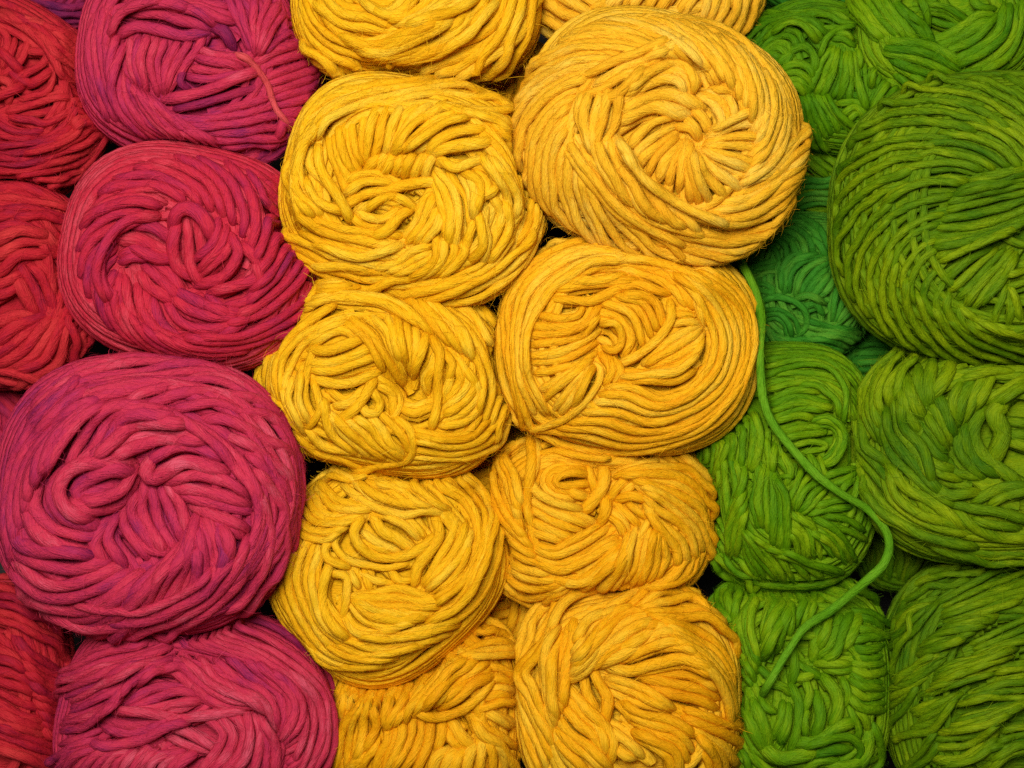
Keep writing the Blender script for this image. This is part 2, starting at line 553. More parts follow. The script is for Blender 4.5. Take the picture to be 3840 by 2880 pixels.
            if bd['ends'][0] == 'd' and rr[0] > 0.90:
                pre = 6
                e, en = down(Q, 0); Q = np.vstack([e[::-1], Q]); nr = np.vstack([en[::-1], nr])
            if bd['ends'][1] == 'd' and rr[-1] > 0.90:
                e, en = down(Q, 1); Q = np.vstack([Q, e]); nr = np.vstack([nr, en])
            Q = squash(Q)
            n2 = len(Q)
            full = np.concatenate([np.full(pre, thin[0]), thin, np.full(n2 - n - pre, thin[-1])])
            rad = r0 * 1.0 * full * (1.0 + 0.07 * noise1(rng, n2, 4) + 0.07 * rng.normal())
            tip = np.minimum(np.arange(n2), np.arange(n2)[::-1])
            rad = rad * np.where(tip == 0, 0.35, np.where(tip == 1, 0.8, 1.0)) if True else rad
            va = tube_arrays(Q, rad, rng, smooth(nr, 2), fibres=FIB, fly=FLY)
            o = child(bd['name'], make_mesh(bd['name'], *va, MAT[bd['mat'] or b.mat]))
            STATS['strands'] += 1; STATS['tris'] += len(va[1]) * 2
    child('inner_winding', merge('inner_winding', parts, MAT[b.mat]))
    return root

def merge(name, parts, mat):
    vs_, fs, at, n = [], [], [], 0
    for v, f, a in parts:
        vs_.append(v); fs.append(np.asarray(f) + n); at.append(a); n += len(v)
    return make_mesh(name, np.vstack(vs_), np.vstack(fs), np.vstack(at), mat)

# table under the pile; its near-black colour stands in for gap shade
def ground():
    me = bpy.data.meshes.new('table_top')
    S = 0.6
    me.from_pydata([(-S, -S, GROUND), (S, -S, GROUND), (S, S, GROUND), (-S, S, GROUND)], [], [(0, 1, 2, 3)])
    m = bpy.data.materials.new('gap_shade_wood'); m.use_nodes = True
    nt = m.node_tree; b = nt.nodes['Principled BSDF']
    nz = nt.nodes.new('ShaderNodeTexNoise'); nz.inputs['Scale'].default_value = 30
    cr = nt.nodes.new('ShaderNodeValToRGB')
    cr.color_ramp.elements[0].color = (0.004, 0.0035, 0.003, 1); cr.color_ramp.elements[1].color = (0.010, 0.008, 0.006, 1)
    nt.links.new(nz.outputs['Fac'], cr.inputs['Fac']); nt.links.new(cr.outputs['Color'], b.inputs['Base Color'])
    b.inputs['Roughness'].default_value = 0.7
    me.materials.append(m)
    o = link('table_top', me)
    o['kind'] = 'structure'
    o['label'] = 'table top under the heaped yarn balls, its black standing in for gap shade'
ground()

# ================================================================== what the photograph shows
Y = 'yellow yarn balls in the middle'
b = Ball('large round yellow yarn ball with strands radiating from its centre, beside the green balls', 'straw', Y,
         (1880, 0, 1.6592), (965, 860, 905, 765, 18), 0.014, dimple=[(1150, 830, 330, 70)], th=55, seed=12, grow=0.985)
b.band('1070,730 950,760 860,830 815,900', '1080,820 970,890 880,960 860,1000', '1090,880 1010,960 950,1070', '1130,900 1080,1000 1050,1120',
       '1170,900 1160,1050 1170,1210', '1190,950 1210,1090 1270,1250', '1230,970 1300,1080 1430,1190', '1260,950 1370,1020 1530,1100',
       '1280,930 1420,970 1600,1030', '1290,890 1420,870 1610,880', '1300,850 1420,790 1640,720', '1310,810 1440,740 1590,650', n=20)
b.band('1100,790 1180,800 1220,860'); b.band('1150,740 1200,790 1230,850')
b.band('1200,690 1260,740 1290,810'); b.band('1230,600 1320,650 1370,740 1350,800', '1330,560 1430,560 1490,640 1500,710')
b.band('1370,560 1450,520 1530,560 1550,650', th=1.3)
b.band('770,750 860,700 960,670 1110,720', '760,690 880,620 1040,590 1210,650', n=2, th=1.45)
b.band('760,640 860,560 1000,500 1100,510 1140,580', '780,560 900,450 1060,380 1170,410 1220,500 1200,560')
b.band('890,420 1000,340 1150,330 1250,390 1300,490', '1000,320 1130,260 1300,310 1390,410 1440,530')
b.band('1150,250 1350,290 1470,410 1540,560', '1200,230 1380,260 1520,380 1600,540 1640,680')
b.band('900,120 1150,110 1400,180 1600,340 1730,540 1820,780 1825,960', '1100,180 1300,260 1450,400 1580,560 1670,720 1690,860')
b.band('1540,1110 1640,1060 1750,960 1830,860', '1430,1240 1600,1180 1730,1080 1820,960', '1280,1340 1500,1310 1680,1200 1800,1060', '1180,1330 1400,1400 1620,1350 1760,1180')
b.band('1250,1440 1450,1480 1640,1380 1740,1250', '900,1520 1200,1580 1480,1560 1700,1360')
b.spiral((965, 850, 860, 725, 18), (990, 840, 600, 500, 18), 330, 60, 46, 35)
b.band('1040,250 860,320 680,390 520,470', '1060,290 900,360 760,430 600,520', n=2)
b.band('410,960 560,1150 760,1360 1100,1540', '470,900 600,1100 800,1310 1150,1510', '570,1000 740,1210 950,1370 1250,1460')
b.band('900,400 760,470 620,560 490,600', '880,430 800,510 720,580 640,620', th=1.1)
b.band('500,600 480,720 520,860 560,950', '600,590 560,720 560,850 580,930', '740,580 720,740 660,860 600,950')
b.band('560,880 620,1040 720,1180 830,1230', '660,880 720,1040 800,1140 880,1300 990,1360', '720,870 800,1000 920,1150 1060,1290 1220,1430')
b.band('720,870 800,980 880,1110 1010,1200 1150,1300 1330,1360', '760,940 860,1090 980,1190 1180,1310 1420,1410', n=2)

b = Ball('pale yellow yarn ball cut by the top edge, behind the large round one', 'straw', Y,
         (1880, 0, 1.6592), (905, -70, 705, 390, 0), -0.012, th=60, seed=11)
b.band('560,70 640,20 700,-40', '760,80 790,20 830,-40', '1150,80 1190,20 1230,-40')
b.band('1250,120 1280,30 1290,-40', '1350,190 1420,60 1430,-40', '1470,215 1560,110 1595,-40')
b.band('225,100 290,200 420,260 540,270', '250,0 320,110 440,190 560,200')
b.band('280,0 400,90 560,110 760,80', '330,-40 440,30 560,70 700,50', th=1.1)
b.band('330,110 440,170 560,180 700,150')

b = Ball('yellow yarn ball cut by the top edge, beside the reds, coils running diagonally', 'yellow', Y,
         (1060, 0, 2.127), (1070, -30, 955, 690, 0), 0.004, th=76, seed=10)
b.e = 3.0
b.band('640,20 760,100 880,90 970,-20', '900,190 1000,170 1130,100 1280,-20', '1000,220 1200,140 1400,80 1560,-20')
b.band('280,60 450,180 700,230 970,240', '330,-20 470,100 700,140 850,200')
b.band('450,540 700,600 1000,560 1350,470 1650,330 1850,120', '600,640 900,650 1250,600 1600,480 1850,300 1980,100')
b.band('1580,470 1720,300 1800,120 1850,-50', '1790,600 1890,400 1970,150 2000,-50')
b.band('140,80 220,270 380,420 640,520', '180,-20 270,160 420,290 640,370')
b.band('480,290 700,340 950,270 1220,170', '600,390 800,400 1100,270 1320,160', '760,470 1000,430 1300,300 1510,110', '960,490 1250,430 1500,260 1700,20')
b.band('300,380 480,470 650,500 850,490', '350,440 500,540 700,570 900,540', n=2)

b = Ball('yellow yarn ball with a small curled yarn end standing in its centre', 'golden', Y,
         (1820, 860, 1.8849), (1000, 820, 920, 755, 5), 0.004, dimple=[(870, 820, 260, 110)], th=57, seed=14, grow=1.03)
b.band('420,600 530,620 640,600 670,560', '350,690 520,690 680,660 750,560', '330,770 520,750 690,700 800,570', '320,840 500,820 700,760 800,640',
       '310,910 480,890 640,830 790,740', '340,980 500,960 640,930 770,860', '400,1070 520,1020 640,980 750,900', '420,1180 500,1120 600,1040 710,960',
       '500,1230 570,1140 640,1060 730,980', '560,1280 640,1180 690,1080 740,980', '640,1240 690,1140 720,1050 750,990', n=12)
b.band('800,640 880,660 930,720', '830,900 880,960 890,1040', n=3)
b.band('860,1080 900,980 880,900', '930,1060 960,990 920,940', n=2)
b.band('830,520 980,570 1070,660 1110,800', '900,480 1060,520 1140,600 1190,720', '1000,460 1140,480 1220,540 1250,650')
b.band('810,590 920,610 1000,690 1030,780 990,870', th=1.1)
b.band('840,670 910,670 955,730 950,810 900,855 850,840', th=0.95, lift=0.3, name='yarn_end')
b.band('1350,600 1400,600 1460,610', '1340,680 1400,660 1500,670', n=2)
b.band('1500,690 1380,740 1280,810 1130,940', '1530,740 1480,820 1330,910 1180,960')
b.band('1310,530 1320,640 1230,760 1110,860 980,940', th=1.25)
b.band('990,1000 1150,1010 1350,960 1500,850 1530,770', '960,1080 1150,1070 1330,1080 1450,1010')
b.band('500,500 720,505 850,460 960,405 1100,390 1280,450')
b.band('540,430 720,390 900,375 1050,360', '560,390 720,360 850,350 980,330', n=2)
b.band('600,350 760,290 960,280 1180,340 1330,420 1400,520', '640,300 860,240 1080,240 1290,310 1430,420 1500,560', '700,250 900,210 1150,230 1370,310 1490,450 1530,640')
b.band('880,1120 1050,1120 1250,1200 1450,1130 1580,980 1620,780 1560,600 1450,420 1300,310', '760,1240 950,1250 1200,1320 1480,1230 1680,1050 1740,800 1680,600 1560,440 1380,320',
       '560,1390 800,1390 1080,1460 1420,1400 1700,1180 1830,900 1820,650 1690,460 1480,320', '400,1440 650,1530 1000,1570 1400,1490 1700,1300 1860,1000 1890,650 1780,430 1560,290')
b.band('640,90 800,85 930,140 1150,190 1420,240 1650,320', '680,170 850,170 1020,210 1200,230 1420,300 1620,400')
b.band('240,1350 190,1100 140,850 120,620 170,420 320,250 560,120 760,80', '330,1300 240,1080 210,850 230,620 300,420 470,270 680,160 880,160 1010,220',
       '430,1270 310,1050 290,850 330,650 450,450 600,330 760,230 960,220')
b.band('240,1360 400,1390 560,1345 700,1230 800,1080 810,980 775,960', th=0.85)

b = Ball('yellow yarn ball with a dark pit and a hooked strand, pressed against a red ball', 'yellow', Y,
         (950, 1000, 2.074), (1030, 835, 955, 735, 12), 0.0, dimple=[(1180, 980, 230, 170), (700, 930, 200, 60)], th=63, seed=15)
b.e = 2.9
b.band('480,590 580,520 680,500 790,540', '470,650 600,640 720,600 820,560', '450,740 600,740 760,690 890,620', '480,820 640,820 800,780 930,730', '510,890 640,910 780,900 930,840', th=1.15, n=5)
b.band('600,970 700,1030 820,990 880,930', '650,1080 760,1050 850,960', n=2)
b.band('960,920 1060,1000 1080,1100', '990,880 1100,960 1145,1060 1090,1160', n=2, th=1.1)
b.band('680,1190 780,1100 870,990 940,870', th=1.25)
b.band('920,960 990,1050 960,1130 890,1140 860,1100', th=1.1)
b.band('1180,1060 1260,1080 1350,1050', '1190,1120 1270,1140 1370,1090', n=2)
b.band('720,440 850,540 940,660 1000,770', '780,410 920,520 1010,650 1090,790 1150,890', '920,400 1030,510 1080,640 1140,780 1170,860', '1050,400 1090,530 1120,620 1140,720',
       '1150,430 1170,560 1190,680 1210,790', '1240,500 1250,620 1240,720 1230,810', '1340,560 1310,680 1260,780 1250,840', n=9)
b.band('1410,640 1370,760 1310,850 1340,960', '1440,760 1380,860 1370,960', n=2)
b.band('1530,850 1500,930 1480,1000', '1600,740 1650,870 1590,990 1480,1090', '1680,830 1740,930 1660,1060 1500,1170', '1760,960 1750,1090 1650,1200 1480,1240', n=6)
b.band('1510,680 1560,770 1520,870'); b.band('1400,570 1450,690 1440,900 1430,1060 1390,1230', th=1.15)
b.band('1750,1180 1640,1290 1480,1310 1250,1270', '1850,1200 1720,1330 1500,1370 1260,1330', '1960,1180 1800,1370 1550,1440 1270,1400', '1980,1250 1820,1430 1560,1500 1250,1480')
b.band('1400,370 1560,520 1680,660 1760,800 1790,960 1760,1110', '1420,270 1650,400 1780,580 1860,780 1890,960 1820,1190', '1560,250 1760,290 1860,430 1930,720 1965,960 1900,1200')
b.band('480,180 360,340 230,560 150,760 150,900 210,1060', '700,370 520,440 340,540 220,700 190,860 210,1000', '700,430 560,490 420,580 330,700 260,850 230,990')
b.band('160,1030 250,1120 310,1230 370,1290', '300,880 270,1020 330,1150 390,1270', '380,850 360,1000 370,1100 430,1200', n=5)
b.band('470,900 520,1050 500,1160 420,1270', '400,1110 430,1030 470,1000', n=1)
b.band('340,1320 460,1430 640,1480 800,1540', '420,1260 520,1370 640,1420 770,1440')
b.band('540,1060 580,1240 640,1340 770,1430', '620,1160 680,1260 780,1350 910,1460', '680,1200 800,1290 920,1390 1110,1490', '780,1180 900,1260 1000,1370 1140,1480', '920,1180 1010,1280 1060,1360 1150,1440', '1010,1160 1100,1240 1180,1320 1210,1430', n=7)
b.band('1120,1190 1220,1280 1240,1420 1180,1510 1000,1545')
b.band('420,330 560,260 780,270 950,290 1120,360 1260,420', '470,240 680,200 900,210 1100,270 1260,380 1390,510', '540,170 800,150 1050,150 1230,230 1420,400 1610,650', '520,115 700,105 1000,115 1250,200 1450,330 1640,520 1700,700')

b = Ball('yellow yarn ball with a wound spiral top and a bundle of strands down its side', 'amber', Y,
         (1800, 1600, 2.2418), (1000, 770, 915, 700, 0), -0.010, dimple=[(1010, 700, 330, 90)], th=70, seed=16)
b.e = 2.8
b.band('440,540 600,640 760,700 930,790', '430,640 580,730 740,790 880,830', '440,760 560,830 680,880 760,900', '460,900 560,930 670,960')
b.band('840,310 620,305 480,360 435,450 480,560 620,640 850,690')
b.band('880,340 700,330 560,380 530,480 620,570 770,600', '880,400 760,390 650,430 650,490 740,500 880,480', n=3, th=1.1)
b.band('760,540 840,570 920,590'); b.band('910,330 940,440 970,540', th=1.1)
b.band('1050,370 1050,480 990,590 890,690', th=1.45)
b.band('1220,450 1150,520 1110,590', '1300,480 1240,540 1200,570', n=2)
b.band('1380,610 1270,580 1170,610'); b.band('1280,470 1340,490 1370,540')
b.band('1260,650 1330,690 1390,750', '1170,660 1260,730 1320,790', '1120,710 1190,770 1240,840', '1090,770 1150,830 1190,910', n=4)
b.band('1060,620 1060,720 1020,800', th=1.2)
b.band('470,310 640,270 860,290 1100,310 1200,300', '480,200 660,160 850,210 1150,250 1500,215 1700,200')
b.band('1690,1150 1600,1250 1480,1320 1300,1370', '1830,1100 1790,1230 1650,1320 1500,1350')
b.band('1150,400 1320,330 1520,280 1690,250 1810,340', '1200,410 1400,390 1620,400 1790,470 1870,560', '1300,440 1480,490 1680,550 1840,650 1890,760',
       '1380,520 1560,600 1700,710 1830,830 1880,960', '1390,600 1480,720 1620,820 1740,930 1790,1080', '1410,720 1480,830 1580,930 1650,1020 1660,1140', th=1.1)
b.band('500,1010 640,1030 800,950 970,850', '470,1060 640,1110 860,1040 1090,890', '500,1150 680,1200 900,1110 1140,970', '560,1240 760,1280 950,1180 1170,1000', '680,1310 850,1320 980,1240 1180,1040',
       '900,1350 1020,1250 1170,1110 1220,960', '1080,1370 1190,1230 1230,1080 1290,890', '1220,1280 1300,1150 1320,1000 1400,800', '1300,1290 1370,1160 1400,1010 1440,870', '1400,1290 1450,1170 1460,1050 1480,900', '1500,1250 1570,1130 1550,1020 1520,930')
b.band('150,740 240,880 330,970 450,1050', '160,920 240,1030 350,1100 480,1150', '190,1130 300,1230 450,1280 640,1290', '210,1280 320,1410 480,1440 720,1340', '250,1400 380,1480 540,1480 700,1400')
b.band('130,300 125,560 170,750 270,870 410,1000', '190,190 200,400 250,620 330,810', '290,130 250,250 300,450 340,650')
b.band('500,120 470,260 420,420', '430,90 400,300 370,600 390,850 430,960', n=2, th=1.25)

b = Ball('yellow yarn ball with a tight oval eye wrapped in concentric strands', 'yellow', Y,
         (1010, 1700, 1.9293), (862, 812, 810, 730, -42), -0.006, dimple=[(860, 760, 330, 120)], th=57, seed=17)
b.e = 2.7
b.band('600,870 640,950', '700,880 720,960', n=2); b.band('690,880 800,930 900,950'); b.band('880,870 940,920 1020,920')
b.band('860,460 980,520 1070,610', '1000,480 1070,540 1120,590', n=2)
b.band('760,480 820,570 920,610 1030,690', th=1.35)
b.band('700,580 780,640 930,700', '690,650 780,690 880,720', n=2)
b.band('500,580 470,660 540,750 680,800 850,830 990,800'); b.band('440,620 400,700 440,770 560,810')
b.band('670,480 620,560 640,660 720,730 850,760 1000,740 1120,680 1180,620', th=1.1)
b.band('1340,470 1310,600 1230,740 1120,920', '1450,560 1400,700 1270,850 1160,960', '1440,680 1400,800 1300,930 1200,990')
b.band('1200,480 1220,590 1180,700 1080,820 1050,930', th=1.3)
b.band('600,1040 750,1010 950,980 1180,1050 1330,990', '640,1070 780,1120 950,1130 1200,1120', '600,1090 700,1190 880,1240 1060,1210', '540,1190 600,1280 720,1320 840,1310', th=1.1)
b.band('1050,130 1250,250 1400,350 1490,480 1490,640 1440,820 1330,960 1200,1060', '1150,100 1380,200 1530,330 1570,500 1560,700 1490,900 1370,1080 1200,1180', '1300,90 1500,170 1580,330 1630,560 1640,800 1550,1020 1380,1190 1200,1270 1000,1310')
b.band('700,1330 900,1330 1100,1270 1350,1210', '540,1340 750,1400 1000,1390 1250,1330', '480,1390 650,1450 850,1450 1080,1390')
b.band('160,650 95,860 100,1020 200,1250 330,1420', '260,660 200,850 230,1050 330,1260 450,1400', '360,700 310,880 330,1080 420,1260 540,1350')
b.band('460,870 550,890 560,980 530,1180'); b.band('430,830 390,980 400,1130 460,1260 550,1330', th=1.3)
b.band('320,1430 470,1520 650,1540 850,1490', '420,1400 560,1470 720,1500 900,1480'); b.band('280,1380 420,1530 600,1560 800,1540')
b.band('270,200 380,120 540,130 680,180', '250,380 330,270 450,200 600,190')
b.band('400,105 600,115 800,160 1050,140', '640,180 800,170 1000,150 1150,200', n=2)
b.band('420,280 500,350 620,380 720,400', '340,330 400,430 540,460 700,440', '260,430 330,500 470,510 610,490', '220,570 300,620 420,620 500,570')
b.band('620,230 740,330 900,370 1070,390', '760,220 900,260 1030,350 1180,390', '900,200 1050,240 1170,330 1280,400')
b.band('560,250 680,340 850,420 1000,450 1130,410 1260,430', th=1.1)

b = Ball('yellow yarn ball cut by the bottom edge, a looped strand across a dark slit', 'amber', Y,
         (1200, 2250, 2.634), (1020, 1150, 920, 1010, 0), -0.012, dimple=[(1150, 1250, 330, 90)], th=90, seed=18)
b.e = 3.2
b.band('1150,1470 1200,1330 1210,1230', '1260,1280 1300,1370 1390,1460', n=2); b.band('1310,1220 1380,1330 1480,1450', th=1.3)
b.band('180,1180 210,980 330,740', '270,1050 380,860 440,720', '480,880 560,780 600,700', '740,700 830,640 880,560', '930,640 1010,540 1120,430')
b.band('1000,640 1200,480 1450,280 1700,170 1880,240', '1150,600 1350,470 1550,330 1750,310 1900,420', '1350,560 1550,480 1750,460 1920,520', '1480,560 1700,560 1850,600 1935,690')
b.band('1110,1690 1150,1550 1230,1500', '1240,1690 1290,1560 1340,1500', '1350,1690 1400,1550 1450,1490', '1520,1690 1550,1500 1580,1380', '1700,1690 1700,1500 1620,1370', '1830,1640 1810,1500 1700,1400', th=1.1)
b.band('300,1660 400,1560 490,1490', '500,1690 560,1520 640,1420 650,1290', '640,1690 720,1520 770,1380 790,1260', '740,1640 850,1500 930,1330 940,1170', '960,1690 1060,1450 1080,1190', th=1.1)
b.band('1660,670 1780,680 1900,770 1940,830', '1700,790 1830,820 1920,920', '1680,930 1800,910 1880,960 1910,1040', '1560,1080 1700,1030 1850,1010 1910,1070', '1700,1130 1800,1170 1910,1250', '1520,1140 1640,1220 1800,1310 1910,1380', '1540,1220 1620,1340 1780,1430 1860,1570')
b.band('110,1500 160,1350 240,1200 420,1000', '200,1660 220,1380 300,1150 470,960', '330,1590 370,1350 400,1130 540,950 680,840', '460,1460 560,1250 530,1080 600,950 740,850')
b.band('650,1230 640,1120 720,920 870,750 1000,680', '700,1240 850,1060 950,900 1100,740 1200,650', '870,1170 930,1040 1090,880 1250,680 1420,580', '1000,1080 1100,980 1230,820 1330,720 1500,610', '1180,1010 1280,900 1450,780 1630,650', '1230,1040 1380,950 1520,830 1670,760')
b.band('950,1100 1080,1150 1250,1150 1420,1080 1560,960 1700,800', th=1.05)

b = Ball('deep yellow yarn ball at the bottom edge beside the greens, strands fanning out', 'amber', Y,
         (1900, 2180, 2.37), (1070, 1020, 955, 950, 0), -0.004, dimple=[(900, 1000, 420, 110)], th=82, seed=19)
b.e = 2.8
b.band('690,850 720,1000 790,1130', n=1); b.band('760,790 830,930 900,1050 880,1240', th=1.05)
b.band('1000,1110 1060,1160 1090,1230'); b.band('940,1320 1060,1400 1190,1540', '980,1480 1050,1540 1120,1560', n=2)
b.band('750,250 950,170 1150,110 1400,70 1620,100', '1120,220 1300,120 1480,100 1620,170', '1200,250 1450,200 1620,200 1750,290', '1240,300 1480,330 1720,340 1920,480')
b.band('130,700 120,520 160,360 280,260', '200,640 240,450 300,300 400,200', '280,600 350,430 480,250 620,130', '400,430 500,300 650,180 740,130')
b.band('1600,1150 1750,1200 1900,1260 1990,1280', '1620,1300 1780,1370 1930,1420 2000,1500', '1700,1340 1800,1450 1900,1560 1930,1690', '1730,1500 1780,1580 1800,1690')
b.band('1350,340 1600,420 1850,540 1990,740 2010,850', '1450,480 1700,600 1850,750 1960,950 2010,1150', '1650,680 1850,830 1960,1050 1990,1250')
b.band('1180,1400 1310,1470 1430,1560 1470,1690', '1140,1270 1330,1360 1530,1440 1600,1610', '1040,1090 1180,1180 1420,1220 1650,1350')
b.band('940,980 1080,1050 1250,1110 1410,1140', '930,860 1100,900 1250,980 1440,1110', n=3, th=1.15)
b.band('1240,870 1420,980 1640,1040 1840,1110', '1180,840 1400,820 1620,830 1840,930', '920,760 1100,800 1350,740 1560,690 1840,790')
b.band('460,1430 570,1560 700,1690', '470,1260 580,1400 740,1510 890,1650', '530,1080 640,1220 790,1340 870,1510', '580,980 700,1130 840,1240 930,1400 930,1580', th=1.1)
b.band('1080,690 1250,630 1420,590 1600,610 1700,680', '880,730 1050,660 1230,560 1380,480 1500,480', '830,710 1000,600 1200,480 1330,400 1440,400', '560,860 680,790 800,650 950,540 1150,400 1300,350',
       '600,780 720,650 850,500 1000,350 1150,270 1240,300', '600,680 700,550 800,420 900,290 1040,220', '620,500 700,350 830,290')
b.band('130,1000 130,1200 200,1450 300,1690', '300,560 180,820 200,1100 330,1400 390,1570', '380,500 230,720 190,880 280,1140 410,1360', '420,440 330,600 330,850 370,1100 420,1300', '500,470 420,620 400,800 400,1000 440,1200', '600,380 580,560 530,750 510,950 500,1090')

for _n, (_x, _y, _r, _lab) in enumerate([(1890, 330, 190, 'shaded yellow yarn ball deep in the gap under three balls near the top'),
                                   (1910, 2280, 200, 'shaded yellow yarn ball deep in the gap beside the oval eye ball'),
                                   (1850, 1780, 190, 'shaded yellow yarn ball deep in the gap in the middle of the yellow column')]):
    b = Ball(_lab, 'amber', 'yellow yarn balls sunk in the gaps', (0, 0, 1.0), (_x, _y, _r, _r * 0.95, 0), -0.045, th=31, seed=40 + _n)
    P = lambda dx, dy: '%d,%d' % (_x + dx * _r, _y + dy * _r)
    b.band(' '.join(P(*p) for p in [(-.8, .3), (-.3, .5), (.2, .4), (.8, .0)]), ' '.join(P(*p) for p in [(-.7, -.4), (-.3, -.2), (.2, -.4), (.7, -.6)]))
    b.band(' '.join(P(*p) for p in [(-.3, .8), (.0, .4), (.1, -.1), (.0, -.7)]), ' '.join(P(*p) for p in [(.1, .8), (.4, .4), (.5, -.1), (.3, -.7)]))
b = Ball('yellow yarn ball with an oval hollow, between the red balls and the largest yellow ball', 'yellow', Y,
         (1000, 250, 1.8436), (1012, 848, 890, 735, 14), 0.008, dimple=[(880, 880, 420, 160)], th=60, seed=13, grow=1.02)
b.e = 2.8
b.band('150,900 200,650 250,420 420,230 760,120', '230,1100 190,880 215,620 300,420')
b.band('240,520 300,330 480,190 800,120 1150,95 1450,125 1690,210', '350,500 440,350 620,270 880,195 1180,150 1460,180 1740,290')
b.band('850,240 1100,185 1350,195 1600,245 1750,350', '930,280 1150,250 1300,290 1500,300 1720,320')
b.band('1180,270 1400,320 1600,420 1720,560 1800,760 1820,1000 1750,1200', '1500,330 1680,400 1780,560 1850,760 1880,1000 1840,1200 1750,1330')
b.band('1420,360 1540,450 1660,600 1740,800 1760,1000 1700,1100','1500,540 1600,640 1680,760 1740,900 1740,1010 1700,1080')
b.band('1050,1560 1300,1540 1550,1440 1760,1230', '1250,1600 1500,1560 1720,1400 1870,1130')
b.band('900,1500 1150,1500 1400,1420 1560,1300 1640,1150', '1100,1560 1350,1510 1560,1420 1720,1250')
b.band('200,940 330,1050 470,1110 700,1150 900,1160', '270,1220 430,1300 650,1350 850,1390', '330,1340 500,1430 700,1480 980,1470')
b.band('160,640 130,760 190,900 300,1030', '240,600 230,750 300,900 450,1000')
b.band('290,560 290,700 420,830 560,1010', '350,560 370,700 470,850 570,1040', th=1.1)
b.band('270,780 330,900 400,960 520,1000', n=1)
b.band('430,520 450,640 520,780 560,900', '500,420 520,580 560,680 620,740')
b.band('540,420 560,560 590,650 640,720', '620,380 630,500 640,600 690,660', '760,310 720,430 700,540 690,640')
b.band('830,300 790,400 780,520 740,610', '920,290 870,400 850,520 830,590')
b.band('1040,270 950,340 910,460 860,580', '1220,260 1100,330 960,460 880,600')
b.band('1300,310 1150,370 1020,480 900,590', '1400,350 1220,400 1080,490 980,570', n=3)
b.band('1340,420 1230,440 1130,520 1040,580', n=1)
b.band('1500,430 1320,450 1180,520 1130,590', th=1.25)
b.band('1540,520 1400,530 1250,560 1170,600', th=1.2)
b.band('760,620 720,660 690,700', '1160,620 1130,680 1110,750', n=7)
b.band('860,620 830,680 800,730', '1080,620 1040,690 1020,760', n=4)
b.band('540,780 640,730 780,720 900,780 960,820', '560,870 650,800 780,790 850,800', n=2)
b.band('560,950 700,890 860,850 1030,800 1160,790', th=1.15)
b.band('620,990 660,960 760,980 870,1010', '690,1000 760,940 860,900 1000,960', n=4)
b.band('590,1040 650,1090 740,1110 840,1060')
b.band('640,1010 700,1040 800,1050 900,990')
b.band('880,900 960,930 1020,980')
b.band('1130,860 1080,950 1040,1060 960,1170', '1190,1050 1180,1100 1140,1150 1080,1220', n=4)
b.band('750,1170 830,1130 900,1050 990,990', th=1.1)
b.band('1160,790 1190,920 1230,1050 1240,1200', '1200,740 1290,860 1330,1050 1300,1240', th=1.15, n=3)
b.band('1270,740 1350,860 1390,980 1400,1100', '1400,740 1440,850 1440,960 1440,1050', n=3)
b.band('1370,740 1460,790 1480,880 1450,990', '1440,730 1500,780 1530,840 1500,910', n=2)
b.band('1190,660 1350,680 1500,700 1570,770 1580,850 1510,890')
b.band('1200,640 1280,700 1360,690 1500,640 1600,720 1590,840')
b.band('1480,620 1590,760 1660,870 1680,1010', '1560,640 1660,760 1730,900 1720,1040')
b.band('1560,900 1620,1000 1590,1150 1520,1290', '1660,960 1680,1080 1640,1200 1540,1340')
b.band('1510,980 1500,1100 1530,1200 1500,1330', '1460,1020 1480,1120 1490,1250 1420,1330', th=1.1)
b.band('1430,1080 1400,1180 1350,1290 1300,1370', '1360,1230 1370,1290 1300,1380 1220,1440',n=2)
b.band('1290,1220 1290,1300 1230,1380 1160,1430', '1170,1200 1170,1320 1100,1400 980,1460', th=1.15)
b.band('1100,1240 990,1280 900,1350 760,1390', '1130,1330 1040,1380 960,1420 880,1440', th=1.05)
b.band('330,1230 520,1300 680,1310 920,1240', th=1.1)
b.band('350,1340 560,1370 700,1400', n=1)
R = 'red yarn balls'
A = (0, 0, 1.7556)
b = Ball('dark plum red yarn ball cut off by the upper edge in the corner', 'plum', R, A, (290, -110, 390, 310, 0), -0.035, th=50, seed=1)  # plum takes in the corner's shade along with the purple dye
b.band('30,20 240,140 420,160 600,120', '0,-30 200,70 400,110 640,60', '150,-40 330,30 480,50 650,-10')
b = Ball('crimson ball with a tangled middle, cut by the side edge below the dark plum one', 'crimson', R, A, (70, 660, 640, 600, 35), -0.012, dimple=[(180, 560, 260, 70)], th=50, seed=2)
b.band('0,190 50,260 30,360 20,430', '110,300 70,390 60,440', n=2); b.band('0,520 70,560 60,660'); b.band('-20,640 60,600 150,560')
b.band('190,280 130,400 30,490'); b.band('200,340 300,350 290,410 170,490 90,540'); b.band('340,400 350,500 300,600 150,650'); b.band('430,520 400,600 300,650')
b.band('60,470 130,530 230,560', '200,560 260,520 330,470', n=2); b.band('0,330 60,390 130,470')
b.band('470,700 440,810 330,900 150,950 -20,960'); b.band('460,640 330,650 200,690 60,730', '440,740 300,810 200,780 90,770', n=2)
b.band('-20,800 60,850 160,880 280,860', '-20,870 80,900 200,910', n=2)
b.band('470,830 350,920 200,950 -20,970', '680,770 560,880 350,1000 150,1060 -20,1050', '640,930 520,1040 320,1110 100,1150 -20,1160', '800,960 650,1100 450,1170 250,1200 -20,1200')
b.band('560,780 480,900 330,970 150,1010', n=1)
b.band('-20,110 120,170 260,280 350,400 420,500', '60,90 250,200 380,360 450,520 480,710', '150,110 330,190 460,330 560,560 570,700 490,850', '330,200 480,280 570,480 620,660 560,800', th=1.05)
